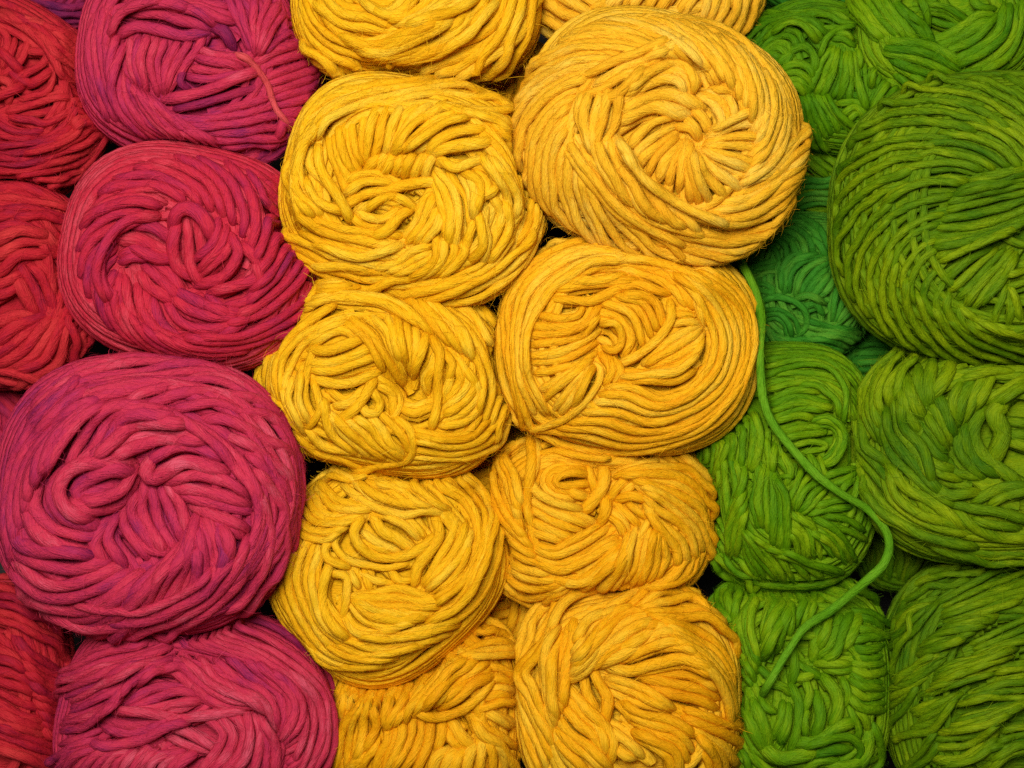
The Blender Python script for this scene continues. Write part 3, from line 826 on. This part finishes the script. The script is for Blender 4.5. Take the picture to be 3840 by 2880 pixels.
b = Ball('plum red yarn ball mostly hidden behind a larger red one, next to the yellow', 'plum', R, A, (1990, 400, 210, 360, 0), -0.04, th=46, seed=31)
b.band('2070,80 2100,250 2080,420 2040,640', '2150,180 2180,320 2140,480 2060,680', '2030,60 2060,250 2040,420')
b = Ball('red and plum yarn ball with a straight strand lying across it, by the top edge', 'raspberry', R, A, (1310, 395, 745, 675, 8), -0.006, dimple=[(1300, 560, 300, 60)], th=52, seed=3)
b.band('850,290 850,400 900,540', '960,270 920,400 960,590', '1060,280 1020,430 1060,600', '1180,280 1100,420 1090,590', '1340,250 1260,380 1120,570', n=8, mat=None)
b.band('1420,180 1480,210 1520,290', th=1.4, mat='wine'); b.band('1200,470 1180,540 1240,590', mat='wine')
b.band('1600,1060 1720,1020 1860,970', '1700,1130 1780,1110 1850,1070', mat='plum')
b.band('1470,960 1650,950 1830,920', '1290,870 1500,880 1700,850 1830,830', '1200,800 1400,780 1600,750 1790,700')
b.band('1450,730 1600,690 1760,640'); b.band('1170,720 1350,680 1530,620 1710,570', mat='wine')
b.band('1340,340 1420,370 1560,380 1650,420', '1310,430 1400,440 1550,470', '1270,510 1370,520 1500,500 1660,470', n=4)
b.band('1110,660 1300,610 1500,540 1690,470', th=1.3)
b.band('1690,400 1820,320 1990,280', '1740,460 1860,420 2010,370', '1760,540 1900,490 2020,440', '1800,600 1900,570 2030,510', '1830,660 1940,620 2020,570', '1860,720 1950,690 2010,640', '1880,790 1950,760 2000,710', th=1.05)
b.band('1500,-20 1580,150 1660,340', '1620,-20 1640,130 1680,340', '1760,0 1700,150 1690,330', '1860,60 1780,180 1710,340', '1960,120 1850,250 1740,350')
b.band('900,20 1150,-10 1300,20 1490,40', '1100,50 1300,60 1520,140', n=3)
b.band('800,220 900,170 1050,200 1200,230 1340,210', th=1.3); b.band('890,90 1050,90 1200,140 1370,180', th=1.3)
b.band('730,300 760,140 900,40 1100,30 1300,80 1410,150', '720,220 790,90 930,10 1100,-30', n=3, th=1.1)
b.band('640,100 590,250 590,420 650,600 710,770', '700,100 680,280 700,450 740,620 840,790', '800,330 740,480 730,600 800,750 960,890', n=6)
b.band('790,490 800,650 900,800 1100,950', '860,560 930,700 1050,840 1300,970', '940,620 1050,760 1200,880 1510,1000', '1010,660 1120,760 1300,870 1570,1020')
b.band('1560,360 1640,400 1740,530 1800,680 1860,800 1890,910', th=0.85, lift=0.6, name='yarn_end', mat='rose')

b = Ball('round red yarn ball with a knotted middle and dark pit, between plum and yellow', 'red', R, (200, 520, 1.8434), (960, 825, 845, 735, 12), 0.006, dimple=[(800, 900, 330, 150)], th=60, seed=4)
b.band('500,790 560,770 620,790', '480,860 560,830 640,840', n=2)
b.band('610,950 680,1040 800,1110', '660,900 740,970 860,1090', '710,880 820,950 880,1040', n=3, th=1.05)
b.band('560,750 640,800 720,830 810,830', '480,690 600,680 720,740 830,780', '570,600 700,610 800,660 850,720', n=3, th=1.35)
b.band('850,610 830,750 850,880 930,940', '940,610 950,760 960,880 1010,970', n=2, th=1.35)
b.band('1130,600 1110,700 1010,810', '1190,640 1160,760 1030,890', '1210,720 1180,810 1050,920', n=3, th=1.2)
b.band('1230,690 1280,800 1190,930 1030,1010', th=1.3); b.band('1330,750 1400,850 1390,960 1250,1020 1120,1060', th=1.4); b.band('1400,850 1420,1000 1350,1110 1230,1150', th=1.2)
b.band('830,580 870,500 960,490 1040,560 1090,660', th=1.5)
b.band('1090,1100 1180,1170 1300,1200')
b.band('870,1060 1000,1120 1150,1180 1210,1210', '840,1130 950,1220 1100,1260 1280,1240', '730,1150 800,1290 950,1380 1150,1350 1290,1260', '630,1080 680,1250 820,1390 1050,1430 1250,1360', '540,1010 580,1180 700,1330 920,1450', '450,990 460,1130 540,1280 720,1410', n=8, th=1.1)
b.spiral((965, 830, 790, 690, 12), (900, 900, 500, 480, 12), -10, -345, 50, 29)
b.band('560,580 440,660 370,780 340,900 370,1020 430,1110', '700,540 520,570 400,670 320,820 300,960 360,1120', n=3)

b = Ball('red yarn ball cut by the side edge, with slanted strands below a dark hollow', 'crimson', R, (0, 640, 1.6587), (50, 715, 515, 615, 0), -0.004, dimple=[(180, 800, 220, 90)], th=58, seed=5)
b.band('-20,790 60,750 110,720', '-20,720 60,680 110,650', n=2)
b.band('100,680 150,760 210,870', '140,620 210,730 290,880', '200,600 270,700 330,860', '260,580 340,660 390,770', n=4, th=1.2)
b.band('-20,290 100,260 200,290'); b.band('-20,370 100,330 260,380', '-20,500 120,420 300,430', '20,620 120,530 310,510', th=1.3, n=4)
b.band('-20,950 100,900 230,900', '-20,1110 120,990 280,910', '-20,1200 120,1130 230,1010 310,920', '90,1230 230,1170 310,1050 390,910', '210,1260 350,1190 390,1060 410,960', th=1.15)
b.band('-20,1300 150,1320 280,1310', '-20,1240 150,1265 260,1275', n=2)
b.band('-20,110 150,110 300,170 480,270', '-20,200 130,200 300,230 480,310', '120,290 300,280 470,380')
b.band('290,390 340,470 410,530'); b.band('360,410 420,450 460,500')
b.band('310,540 370,700 400,850 430,1000 440,1150', '350,570 400,700 440,860 520,1000 580,1110', '400,500 450,700 490,850 560,1000', n=5)
b = Ball('small red yarn ball peeping out at the side edge, behind the biggest red ball', 'red', R, (0, 1300, 1.508), (-10, 440, 200, 250, 0), -0.030, th=50, seed=6)
b.band('-20,320 60,400 130,480', '20,240 110,310 180,390'); b.band('-20,460 30,560 40,680', '60,470 80,560 70,650')

b = Ball('biggest red yarn ball, coiled like a rose with a swirl beside its centre', 'raspberry', R, (0, 1300, 1.508), (855, 830, 855, 780, 8), 0.012, dimple=[(800, 980, 300, 150)], th=57, seed=7, grow=1.0)
b.band('720,1050 820,1130 940,1160')
b.band('620,970 540,1100 600,1220', '690,930 650,1060 750,1220', '760,830 740,960 870,1140', '830,790 820,930 930,1140', '890,820 930,960 1010,1100', '950,800 1020,900 1060,1040', n=8, mat=None)
b.band('700,640 500,665 350,730 300,850 370,960 510,1000', '740,660 560,650 400,700 340,820 380,920 500,960', th=1.4, n=2)
b.band('730,700 600,700 470,770 430,830 470,850 580,810 690,760', th=1.3); b.band('750,760 650,880 500,920 420,890', '740,700 690,800 560,860 480,870', n=2, th=1.4)
b.band('220,760 200,900 300,1020 480,1080 540,1060', '150,920 220,1050 350,1130 510,1170', '80,1020 110,1110 260,1160 490,1180', th=1.4)
b.band('140,1200 250,1240 400,1260 570,1220', '130,1260 250,1350 400,1350 570,1290 660,1250', '110,1320 230,1410 400,1420 580,1370 710,1290', '180,1440 400,1490 600,1430 790,1290', th=1.3)
b.band('420,1540 560,1510 720,1380 910,1250', '560,1590 720,1480 830,1360 1010,1150', '700,1590 830,1470 900,1330 1020,1190 1090,1010', '850,1540 980,1420 1050,1250 1110,980', '960,1520 1040,1440 1110,1300 1120,1130', '1090,1410 1180,1290 1160,1150 1130,1000', '1200,1340 1260,1220 1220,1100 1180,980', '1290,1210 1290,1100 1250,1030', th=1.15)
b.band('1300,1310 1180,1440 1000,1550', '1420,1340 1280,1470 1100,1540', mat='wine')
b.band('270,1490 420,1540 560,1560 700,1580', '540,1600 680,1600 800,1500', n=2, th=1.2)
b.band('220,290 400,140 650,75 950,95 1250,140 1440,250 1590,430 1680,650 1690,850 1600,1130 1420,1330', '200,420 400,260 650,190 950,170 1250,210 1450,340 1600,560 1640,800 1600,1000 1480,1240', '420,380 650,290 950,260 1250,340 1430,500 1540,720 1560,950 1450,1200 1300,1370', '900,350 1050,420 1250,580 1400,780 1460,950 1410,1150 1300,1310', n=13)
b.spiral((855, 830, 835, 760, 8), (900, 830, 570, 490, 8), 115, -55, -62, 12, jit=1.5)
b.band('1200,980 1300,1020 1360,1070', '1080,880 1200,930 1380,990', '1010,810 1180,840 1380,890', '980,760 1100,730 1280,760 1390,830', n=5, th=1.15)
b.band('860,640 1000,570 1120,570 1240,620'); b.band('1260,710 1060,650 950,700 870,745 825,715 840,660', th=1.3)
b.band('60,1180 25,950 40,800 70,650 160,480 280,330 450,170', '110,1000 110,850 150,680 260,520 400,370 560,300')
b.band('140,930 140,800 220,600 350,470', '200,750 260,570 380,430 520,320', '260,700 340,560 450,420 600,330')
b.band('390,660 440,560 520,430 640,340 850,330', '480,640 580,560 640,430 750,370 980,380', '560,620 680,520 800,450 1050,450', '640,630 800,560 950,520 1140,530', th=1.1)

b = Ball('deep red yarn ball in the lower corner, partly in shadow', 'crimson', R, (0, 2150, 1.728), (50, 780, 385, 740, 0), -0.016, th=56, seed=8)
b.band('100,430 190,620 240,800 270,1000 300,1290')
b.band('-20,480 80,530 140,600', '-20,620 100,640 200,700', '-20,740 110,800 230,840', '-20,860 120,940 270,980', '-20,950 130,1010 280,1060', '-20,1040 150,1110 290,1160', '-20,1140 180,1200 310,1260')
b.band('110,430 200,530 350,620 420,680', '150,560 250,650 390,740', '200,680 300,760 410,830', '230,790 330,860 420,900', '270,900 350,1000 400,1060', '290,1010 340,1100 390,1200')
b.band('-20,70 100,120 230,230', '-20,170 120,200 300,330 400,500', '-20,290 130,340 300,450 420,570')

b = Ball('red yarn ball at the bottom edge, long loops crossing its middle', 'raspberry', R, (0, 2150, 1.728), (1290, 980, 860, 745, 14), -0.002, dimple=[(1150, 1100, 330, 90)], th=54, seed=9)
b.band('930,1110 1020,1170 1200,1160', '1100,1060 1200,1110 1360,1150', '1130,1000 1250,1050 1380,1130', n=3)
b.band('850,1290 900,1200 960,1140', '1000,1290 1030,1230 1120,1180', '1150,1290 1180,1240 1260,1180')
b.band('1350,950 1440,1030 1420,1130 1300,1290', '1500,930 1560,1050 1520,1180 1420,1290', '1600,920 1620,1050 1590,1180 1500,1290', '1650,930 1700,1050 1680,1290', '1700,960 1790,1100 1790,1290', th=1.05)
b.band('1380,850 1330,900 1250,930', '1280,820 1180,870 1080,890', n=2)
b.band('820,860 950,760 1100,730 1240,740', '830,890 1000,820 1150,770 1280,790', '780,910 1000,880 1280,830')
b.band('430,1090 550,1060 640,1020', '380,1290 450,1180 590,1130', '500,1290 600,1180 690,1150', '650,1290 720,1190 830,1150', '790,1290 830,1210 880,1160')
b.band('740,890 900,900 1150,940 1350,920 1590,880', th=1.1)
b.band('690,950 850,990 1000,970 1130,960', '690,1000 800,1040 950,1020 1060,980', n=2, th=1.1); b.band('610,1100 700,1120 900,1080 1050,1010 1210,960', th=1.1)
b.band('1870,1100 1960,1020 2040,920', '1870,1180 1980,1100 2080,980', '1900,1250 2020,1150 2110,1020')
b.band('1440,240 1580,210 1700,240 1830,370', '1330,320 1500,290 1700,340 1870,430', mat='wine')
b.band('1150,450 1350,500 1600,560 1800,660 1940,850 1950,960', '1080,390 1300,420 1560,500 1780,610 1960,780 2020,950 1990,1150 1920,1290', '1340,320 1560,400 1780,500 1960,640 2080,800 2110,1000 2070,1290')
b.band('470,610 600,510 800,450 1100,400', '450,690 650,600 850,560 1100,470', '430,770 600,690 760,620 910,590', '500,850 650,770 800,690 950,600 1120,550', '440,950 600,900 750,820 820,720', '430,1020 550,1000 640,930 760,840')
b.band('900,720 1000,640 1120,640 1260,750 1400,840 1600,860 1710,850', '1120,590 1220,600 1330,720 1500,800 1730,850', '1270,570 1350,680 1500,760 1690,840 1780,990', '1400,570 1530,690 1700,770 1780,900 1800,1000', '1540,560 1680,680 1830,780 1860,900 1840,1030', '1640,570 1800,700 1900,830 1890,960 1830,1060', '1750,640 1890,730 1960,860 1940,980 1850,1090', n=9)
G = 'green yarn balls'
F = (2700, 0, 1.9404)
b = Ball('very dark green yarn ball low at the top edge, above the small coiled one', 'emerald', G, F, (640, -170, 440, 240, 0), -0.055, th=44, seed=29)
b.band('300,-60 450,30 640,50 850,10', '280,-150 450,-40 640,-20 900,-60')
b = Ball('deep green yarn ball low in the gap beneath the small coiled one', 'green', G, F, (760, 1210, 400, 360, 0), -0.036, th=46, seed=28)
b.band('500,1400 600,1320 780,1310 900,1260', '520,1470 650,1400 820,1400', '500,1540 700,1480 830,1490', mat='emerald')
b.band('860,1040 970,990 1120,1010', '720,1080 850,1060 1000,1110', mat='green'); b.band('600,1080 740,1120 870,1210', '580,1090 640,1180 750,1270', mat='green')
b = Ball('small green ball with nested coils and a stray strand, beside the large yellow ball', 'green', G, F, (770, 575, 605, 520, 14), -0.018, dimple=[(760, 640, 200, 60)], th=48, seed=20)
b.band('600,720 610,850 660,1010', '650,710 700,850 770,980', '700,700 800,830 860,950', '790,700 880,840 1020,950')
b.band('940,880 1000,830 1060,890', '900,830 980,780 1070,850', '880,750 980,740 1070,790', n=3); b.band('880,700 960,690 1040,720')
b.band('500,630 560,620 610,680', '480,560 570,550 630,590 660,650', '460,510 560,490 650,540 680,600', '430,460 520,370 620,340 690,410 690,510', n=5, th=1.1)
b.band('330,460 370,400 430,420', '240,380 340,270 470,220 570,240 610,330')
b.band('190,260 290,140 430,100 560,110', '240,330 330,200 470,140 640,130 760,210', '390,240 500,165 600,180 700,290')
b.band('500,95 700,85 850,110 930,160', '640,100 800,110 900,170 1000,180', n=2)
b.band('820,240 900,230 960,270', '840,290 900,290 960,340', n=2)
b.band('660,650 720,500 800,360', '740,680 800,540 850,370', '830,690 880,560 880,400', '900,700 930,550 930,400', '1060,770 1000,580 980,420', th=1.05)
b.band('1090,620 1080,450 1040,280', '1140,610 1190,430 1180,330'); b.band('1000,270 1010,370 1020,480')
b.band('1110,740 1180,600 1280,500', '1110,850 1230,680 1310,620', '1070,950 1180,830 1330,700', '1150,960 1260,860 1360,760')
b.band('730,400 770,290 860,215 980,190 1100,205 1180,280 1250,350', th=0.8, lift=0.5, name='yarn_end')

b = Ball('green yarn ball in the upper corner with thick crossing coils', 'green', G, F, (1600, 230, 650, 470, 0), -0.010, dimple=[(1640, 170, 170, 80)], th=56, seed=21)
b.band('1540,150 1640,190 1740,190'); b.band('1480,90 1600,100 1730,160', '1500,20 1650,50 1790,140', n=3); b.band('1430,-20 1470,80 1480,170', '1850,-20 1880,40 1980,60', n=2)
b.band('960,100 1050,180 1150,290', '990,-20 1080,120 1210,250', '1100,-20 1200,130 1340,270', '1180,-20 1310,120 1450,290', '1370,90 1480,180 1550,310', th=1.1)
b.band('1480,730 1700,680 1900,600 2090,450', '1420,660 1600,650 1800,590 1970,510')
b.band('1310,620 1420,680 1550,690', '1290,520 1380,570 1490,640', '1260,430 1380,490 1500,530 1630,560', '1210,370 1400,390 1560,440 1730,520', '1240,300 1400,310 1580,350 1770,470')
b.band('1560,300 1680,250 1820,150 1900,100 1970,110', '1620,350 1780,290 1900,200 1980,150', '1720,430 1900,330 2020,230 2060,60', '1770,480 1960,400 2100,250 2130,50', '1900,520 2080,420 2170,250 2190,20', th=1.1)
b.band('1400,550 1520,600 1680,560 1890,500', th=1.15)

b = Ball('largest green yarn ball, cut by the side edge, wrapped in long smooth arcs', 'olive', G, (2680, 560, 1.9069), (2010, 500, 1140, 1000, 0), 0.012, dimple=[(2080, 700, 420, 130)], th=50, seed=22)
b.band('2060,620 2130,660 2240,680'); b.band('2000,1240 2040,1100 2080,990', '2100,1240 2120,1120 2110,990', '2190,1210 2150,1080 2110,980')
b.band('1680,900 1800,800 1950,710', '1740,1030 1850,920 2040,730', '1830,1110 1920,980 2120,740', '1930,1070 2040,950 2150,780', th=1.2); b.band('2090,900 2160,880 2240,860', '2110,1000 2180,980 2240,960', n=2)
b.band('1930,190 2080,150 2240,100', '1740,300 1950,250 2240,190', '1680,420 1900,370 2240,290', '1610,580 1800,570 2000,530 2240,430', '1600,680 1780,650 2000,590 2240,500', '1630,790 1800,720 2000,630 2100,600')
b.spiral((2030, 560, 830, 760, 0), (2080, 690, 520, 580, 0), 330, 60, 38, 26, jit=1.6)
b.spiral((2010, 500, 1165, 1020, 0), (2030, 560, 790, 720, 0), 335, 45, 40, 30, jit=1.6)
b.band('1760,1150 1900,1230 2060,1300 2240,1350')

b = Ball('emerald yarn ball sunk deep in the gap, with small curled loops', 'emerald', G, (2680, 560, 1.9069), (620, 965, 445, 490, 0), -0.032, th=44, seed=23)
b.band('700,1090 800,1010 840,940', '650,1060 720,960 790,880', '600,1040 640,930 720,840 800,800', '540,1010 560,890 640,810 760,770', '480,1000 480,860 540,770 660,740', th=1.05)
b.band('430,520 600,490 720,540 780,620', '390,600 540,570 640,640 680,740', '330,660 440,640 510,700 520,770')
b.band('270,930 350,890 440,870', '250,850 350,810 440,790', n=3); b.band('200,770 300,700 420,700 465,790')
b.band('300,960 370,970 420,1010', '330,1010 390,1020 430,1040', n=2)
b.band('840,1210 850,1100 880,980', '870,1230 930,1120 960,1060', '890,1240 960,1180 1010,1130'); b.band('590,1070 680,1050 760,1090', '650,1130 720,1110 760,1160', n=2)
b.band('370,1220 440,1200 500,1250 520,1340', '370,1150 480,1150 570,1220 600,1320', n=3); b.band('330,1090 430,1050 550,1080 640,1160 655,1260 600,1330')
b.band('680,1230 850,1280 1040,1300', '640,1340 850,1330 1050,1350', '480,1370 700,1370 950,1420', '380,1280 460,1370 650,1420 900,1440', '370,1360 430,1430 560,1450')
b.band('700,650 760,700 790,760', '740,560 790,640 800,700', n=2)

b = Ball('green yarn ball under the long loose strand, strands bunched like plaits', 'green', G, (2600, 1280, 1.8036), (615, 845, 565, 775, 0), -0.012, dimple=[(850, 680, 220, 80)], th=45, seed=24, grow=1.1)
b.e = 2.8
b.band('620,610 740,580 860,580', '640,650 760,630 880,610', n=2); b.band('700,700 800,680 890,690 870,730 760,745')
b.band('540,390 680,330 840,340', '540,440 700,390 910,430', '560,490 720,440 890,450', '570,540 660,510 790,520')
b.band('860,570 940,580 980,660 930,760 880,800', '800,530 900,510 1000,580 1020,700 960,810 900,840', n=3)
b.band('500,120 720,90 930,140 1040,280 1065,450', '490,230 720,160 920,180 1030,330 1020,530'); b.band('520,330 700,270 850,280 960,370 995,490', '800,280 900,320 980,430 985,500', n=2)
b.band('620,780 660,860 640,950', '650,1070 700,960 720,890', '700,1120 760,1000 840,950', '740,1160 820,1080 880,1010'); b.band('780,780 830,850 850,930', '860,800 880,870 900,920', n=2)
b.band('900,910 1000,880 1080,860', '950,960 1020,930 1090,890', '1000,1020 1040,970 1080,930'); b.band('1110,900 1100,1000 1080,1080'); b.band('840,1110 950,1080 1040,1060', '800,1160 930,1130 1060,1120', n=2)
b.band('900,1180 1050,1200 1140,1260', '900,1230 1050,1280 1150,1330', n=2)
b.band('110,560 90,750 90,950', '190,500 180,700 150,900', '260,480 250,650 180,850', '360,460 330,650 320,830', '410,490 450,650 410,860'); b.band('480,680 500,790 520,880', '560,720 550,800 540,860', n=2)
b.band('130,950 160,1130 120,1300 90,1480', '200,820 200,1000 230,1170', '260,800 300,1000 240,1190', '340,880 330,960 290,1060', n=6)
b.band('440,850 420,1000 400,1100 440,1240', '490,880 470,1050 490,1240', '530,900 560,1080 560,1260 560,1360', '570,940 630,1080 640,1260 630,1400', th=1.2, n=6)
b.band('230,1400 240,1250 330,1050', '290,1430 320,1300 350,1150', th=1.2, n=3)
b.band('640,1290 690,1350 710,1450', '670,1240 760,1330 770,1450', '680,1160 790,1250 830,1440', '830,1320 900,1370 960,1440', '850,1260 960,1350 1020,1480', '820,1200 980,1290 1090,1460')
b.band('120,1350 160,1480 190,1580', '200,1460 280,1550 380,1590', '330,1500 380,1560 430,1590', n=4)
b.band('360,1330 370,1450 420,1570', '330,1290 420,1430 550,1590', '390,1310 500,1400 580,1500 630,1600', '560,1440 700,1480 840,1580', '620,1420 800,1500 1000,1560')

b = Ball('green yarn ball cut by the side edge, thick coils curling round a dark eye', 'olive', G, (3140, 1260, 1.8857), (1010, 800, 875, 770, 0), 0.004, dimple=[(1050, 780, 380, 130)], th=62, seed=25)
b.band('1210,600 1340,620', '1210,690 1340,690', '1220,760 1340,800', n=3)
b.band('790,880 850,970 990,1000'); b.band('860,680 850,800 930,920 1010,980', '920,640 930,760 1000,880 1130,960', n=2, th=1.1)
b.band('1020,530 970,650 980,770 1060,880 1240,1000', th=1.5); b.band('1160,480 1100,560 1150,640 1160,720 1110,860', th=1.9)
b.band('640,870 730,910 810,940', '660,930 740,980 840,1010', n=2)
b.band('590,680 680,810 770,880', '620,600 690,700 750,800', '650,520 730,640 790,750', '710,430 770,550 820,690')
b.band('870,330 820,450 830,580', '1000,290 930,430 880,600', '1090,270 1040,390 980,510', th=1.25); b.band('1050,460 1180,380 1340,280', '1150,480 1250,410 1340,360', n=3); b.band('850,260 1000,240 1200,200 1340,190', '900,300 1050,250 1250,250', n=2)
b.band('690,1060 800,1120 970,1100', '800,1180 950,1220 1150,1240 1340,1300', th=1.2, n=2); b.band('990,1150 1150,1080 1340,1060', '1100,1190 1220,1130 1340,1090', n=2)
b.band('860,1270 1000,1370 1150,1430 1340,1430', '1000,1310 1120,1330 1250,1350', n=2, th=1.1); b.band('500,1370 750,1480 1000,1530 1340,1540', '700,1490 950,1560 1340,1580')
b.band('330,90 200,250 165,500', '430,90 290,230 230,450 310,760', '540,110 390,260 320,450 320,570', '640,130 470,280 400,440')
b.band('150,700 180,880 350,1080 510,1260', '190,560 250,780 340,890', n=3); b.band('200,980 320,1170 560,1320 810,1390', '240,1110 400,1300 650,1440 950,1500', '370,950 420,1130 620,1270 870,1340')
b.band('450,380 500,550 570,660', '520,300 540,420 610,530', '620,220 610,340 640,470', '810,200 740,320 680,410', th=1.3)
b.band('320,600 360,800 520,980 700,1130 810,1190', '370,490 420,700 560,880 690,1050', '440,460 470,650 600,800 670,1030', th=1.15); b.band('380,930 500,1080 700,1200 880,1340', th=1.15)

b = Ball('green yarn ball at the bottom edge, under the end of the loose strand, loops tangled', 'green', G, (2600, 2100, 2.1263), (800, 960, 710, 830, 0), -0.014, dimple=[(900, 900, 300, 80)], th=62, seed=26, grow=1.08)
b.e = 2.9
b.band('1080,870 1160,890 1250,870', '1000,830 1100,830 1220,820', n=2); b.band('810,790 900,860 990,930', '830,940 900,930 960,900', n=2); b.band('800,720 810,860 780,960', th=1.2); b.band('530,860 580,900 640,960'); b.band('640,990 720,1000 760,1050')
b.band('700,1150 680,1260 630,1390', '760,1170 750,1300 700,1430', n=2, th=1.1); b.band('900,980 930,1080 880,1190'); b.band('900,1200 890,1290 900,1380'); b.band('540,1110 580,1170 640,1200')
b.band('980,1090 1010,1240 980,1370', th=1.3); b.band('1200,960 1240,1080 1220,1150'); b.band('780,1000 840,1160 830,1340 790,1510', th=1.25); b.band('1050,960 1150,1080 1160,1200 1120,1300', th=1.35); b.band('1240,1190 1310,1330 1310,1410', '1300,1180 1370,1260 1400,1330', n=2)
b.band('1000,540 970,650 960,790', '1100,460 1080,560 1020,670', '1220,450 1170,580 1120,740 1040,810', '1310,460 1270,580 1210,670', th=1.2, n=5)
b.band('1280,400 1400,410 1480,460', '1340,490 1420,510 1490,560', '1280,650 1400,620 1490,620', '1300,740 1400,760 1490,730', '1280,830 1380,840 1490,830', '1290,900 1380,950 1490,940', '1270,960 1370,1020 1490,1030', '1260,1060 1360,1130 1490,1110', '1250,1100 1350,1190 1490,1200')
b.band('80,200 80,320 130,430', '190,230 200,400 300,570', '280,210 250,300 300,430', '400,190 360,350 330,450')
b.band('840,250 960,200 1100,190', '1000,240 1150,200 1330,270', n=3); b.band('950,250 870,380 820,500', '1070,270 980,350 930,460', th=1.2, n=3)
b.band('690,190 600,380 550,610', '850,180 750,270 650,370 570,600', '740,440 640,600 560,770', '790,320 780,460 770,580', th=1.15)
b.band('340,490 330,650 400,830 460,970', '430,370 370,520 420,680 500,870', '560,200 470,380 470,560 510,770', n=5)
b.band('340,900 360,1000 440,1170', '360,1170 400,1230 420,1290', n=2); b.band('440,1190 460,1350 550,1490', '500,1190 570,1340 600,1460', th=1.6, n=2); b.band('350,1320 400,1500 450,1690')
b.band('960,1550 1080,1510 1220,1500', th=1.3); b.band('830,1450 980,1440 1120,1350 1250,1290', th=1.3); b.band('880,1500 1000,1460 1130,1410 1260,1410 1340,1500 1320,1590')
b.band('570,1510 700,1580 850,1570 940,1540', th=1.6); b.band('1080,1640 1250,1640 1400,1590', '880,1680 980,1610 1100,1600', n=2, th=1.2)
b.band('1400,1360 1400,1500 1330,1640', th=1.3); b.band('1430,1320 1480,1430 1480,1560 1420,1680', th=1.3)

b = Ball('shadowy green yarn ball in the lower corner, fine strands in slanting rows', 'olive', G, (3200, 2000, 1.8859), (950, 1080, 710, 870, 0), -0.006, th=48, seed=27)
b.e = 2.6
b.band('300,330 500,260 750,230 1000,240', '370,380 550,310 750,290 900,280', '400,470 550,390 700,370 800,340')
b.band('1000,960 1120,940 1240,910', '1030,1040 1130,1020 1240,1000', '860,1140 1050,1070 1240,1040', '760,1210 950,1170 1240,1160')
b.band('620,480 850,350 1050,280 1240,230', '650,540 850,450 1050,370 1240,310', '640,600 900,510 1240,400', '700,640 950,560 1150,490')
b.band('850,780 1000,700 1240,590', '870,830 1050,770 1240,700', '900,870 1050,800 1240,760')
b.band('560,740 700,640 850,600 1010,590', '500,780 650,720 880,670', '480,850 620,800 760,750')
b.band('330,600 420,530 570,460', '370,640 450,570 530,520', '270,810 430,700 590,490'); b.band('310,890 350,810 400,730')
b.band('600,970 760,900 900,880 1090,800', '580,1050 800,960 1140,840', '520,1140 700,1080 970,990')
b.band('290,1200 380,1130 450,1070', '270,1080 430,1020 650,860', '400,980 480,910 570,860')
b.band('770,1310 950,1260 1110,1220', '700,1380 900,1330 1240,1200', '620,1430 850,1400 1060,1300', '570,1580 800,1560 1010,1390', '650,1640 850,1600 1000,1500')
b.band('430,1250 560,1200 690,1160', '480,1320 600,1260 750,1140', '370,1430 520,1400 600,1350 710,1190'); b.band('300,1310 360,1250 440,1090'); b.band('360,1660 470,1560 570,1410', '400,1690 520,1600 600,1500', n=2)
b.band('950,1530 1080,1490 1240,1460', '960,1690 1100,1580 1240,1540', '1070,1390 1240,1370')
b = Ball('dark green yarn ball deep in the gap beside the bend of the loose strand', 'green', G, (3200, 2000, 1.8859), (330, 130, 300, 260, 0), -0.058, th=44, seed=32)
b.band('150,40 180,160 160,300', '290,60 330,180 310,330', '480,60 470,180 400,300')
b = Ball('dark green yarn ball deep in the gap beside the sunken emerald one', 'emerald', G, (3200, 2000, 1.8859), (140, -1270, 300, 280, 0), -0.050, th=44, seed=33)
b.band('-20,-1220 100,-1250 300,-1240', '0,-1150 140,-1160 330,-1180', '20,-1330 150,-1340 320,-1320')

def build_tail():
    """the loose strand that runs over the green balls"""
    rng = np.random.default_rng(77)
    g = np.array([(165, 770), (240, 900), (300, 1040), (330, 1200), (325, 1400)], float) / 1.9069 + [2680, 560]
    h = np.array([(455, 200), (475, 400), (540, 560), (680, 740), (830, 900), (1000, 1030), (1170, 1130), (1290, 1260), (1325, 1380), (1285, 1510), (1170, 1620)], float) / 1.8036 + [2600, 1280]
    j = np.array([(1100, 400), (900, 530), (760, 720), (640, 920), (540, 1090)], float) / 2.1263 + [2600, 2100]
    px = catmull(np.vstack([g, h, j]), 110)
    z = np.zeros(110)
    for _ in range(6):
        xy = unproject_v(px, z)
        hz = np.full(110, -0.03)
        for q in BALLS:
            r = q.rho(q.local(xy))
            hz = np.where(r < 0.97, np.maximum(hz, q.height(xy)), hz)
        hz = hz + 0.0075
        z = smooth(np.maximum(hz, smooth(hz, 8)), 5)
        k = np.clip(1 - np.abs(np.arange(110) - 68) / 22.0, 0, 1)
        z = np.maximum(z, 0.026 * np.minimum(1, k * 2.2) - 0.02 * (k <= 0))
        z = smooth(np.maximum(z, 0.014), 4)
    z[:4] -= np.array([0.02, 0.012, 0.006, 0.002]); z[-4:] -= np.array([0.001, 0.003, 0.006, 0.010])
    P = np.concatenate([unproject_v(px, z), z[:, None]], 1)
    r = np.full(110, 0.00165) * (1 + 0.07 * noise1(rng, 110, 7))
    r[0] *= 0.5; r[-1] *= 0.4
    va = tube_arrays(P, r, rng, None, fibres=FIB, fly=FLY * 0.6)
    o = link('yarn_strand', make_mesh('yarn_strand', *va, MAT['leaf']))
    o['label'] = 'long loose green strand curving over the plaited ball and down to the tangled one'
    o['category'] = 'yarn strand'

for _b in BALLS:
    build_ball(_b)
build_tail()
print('STATS', STATS, sum(len(m.polygons) * 2 for m in bpy.data.meshes))
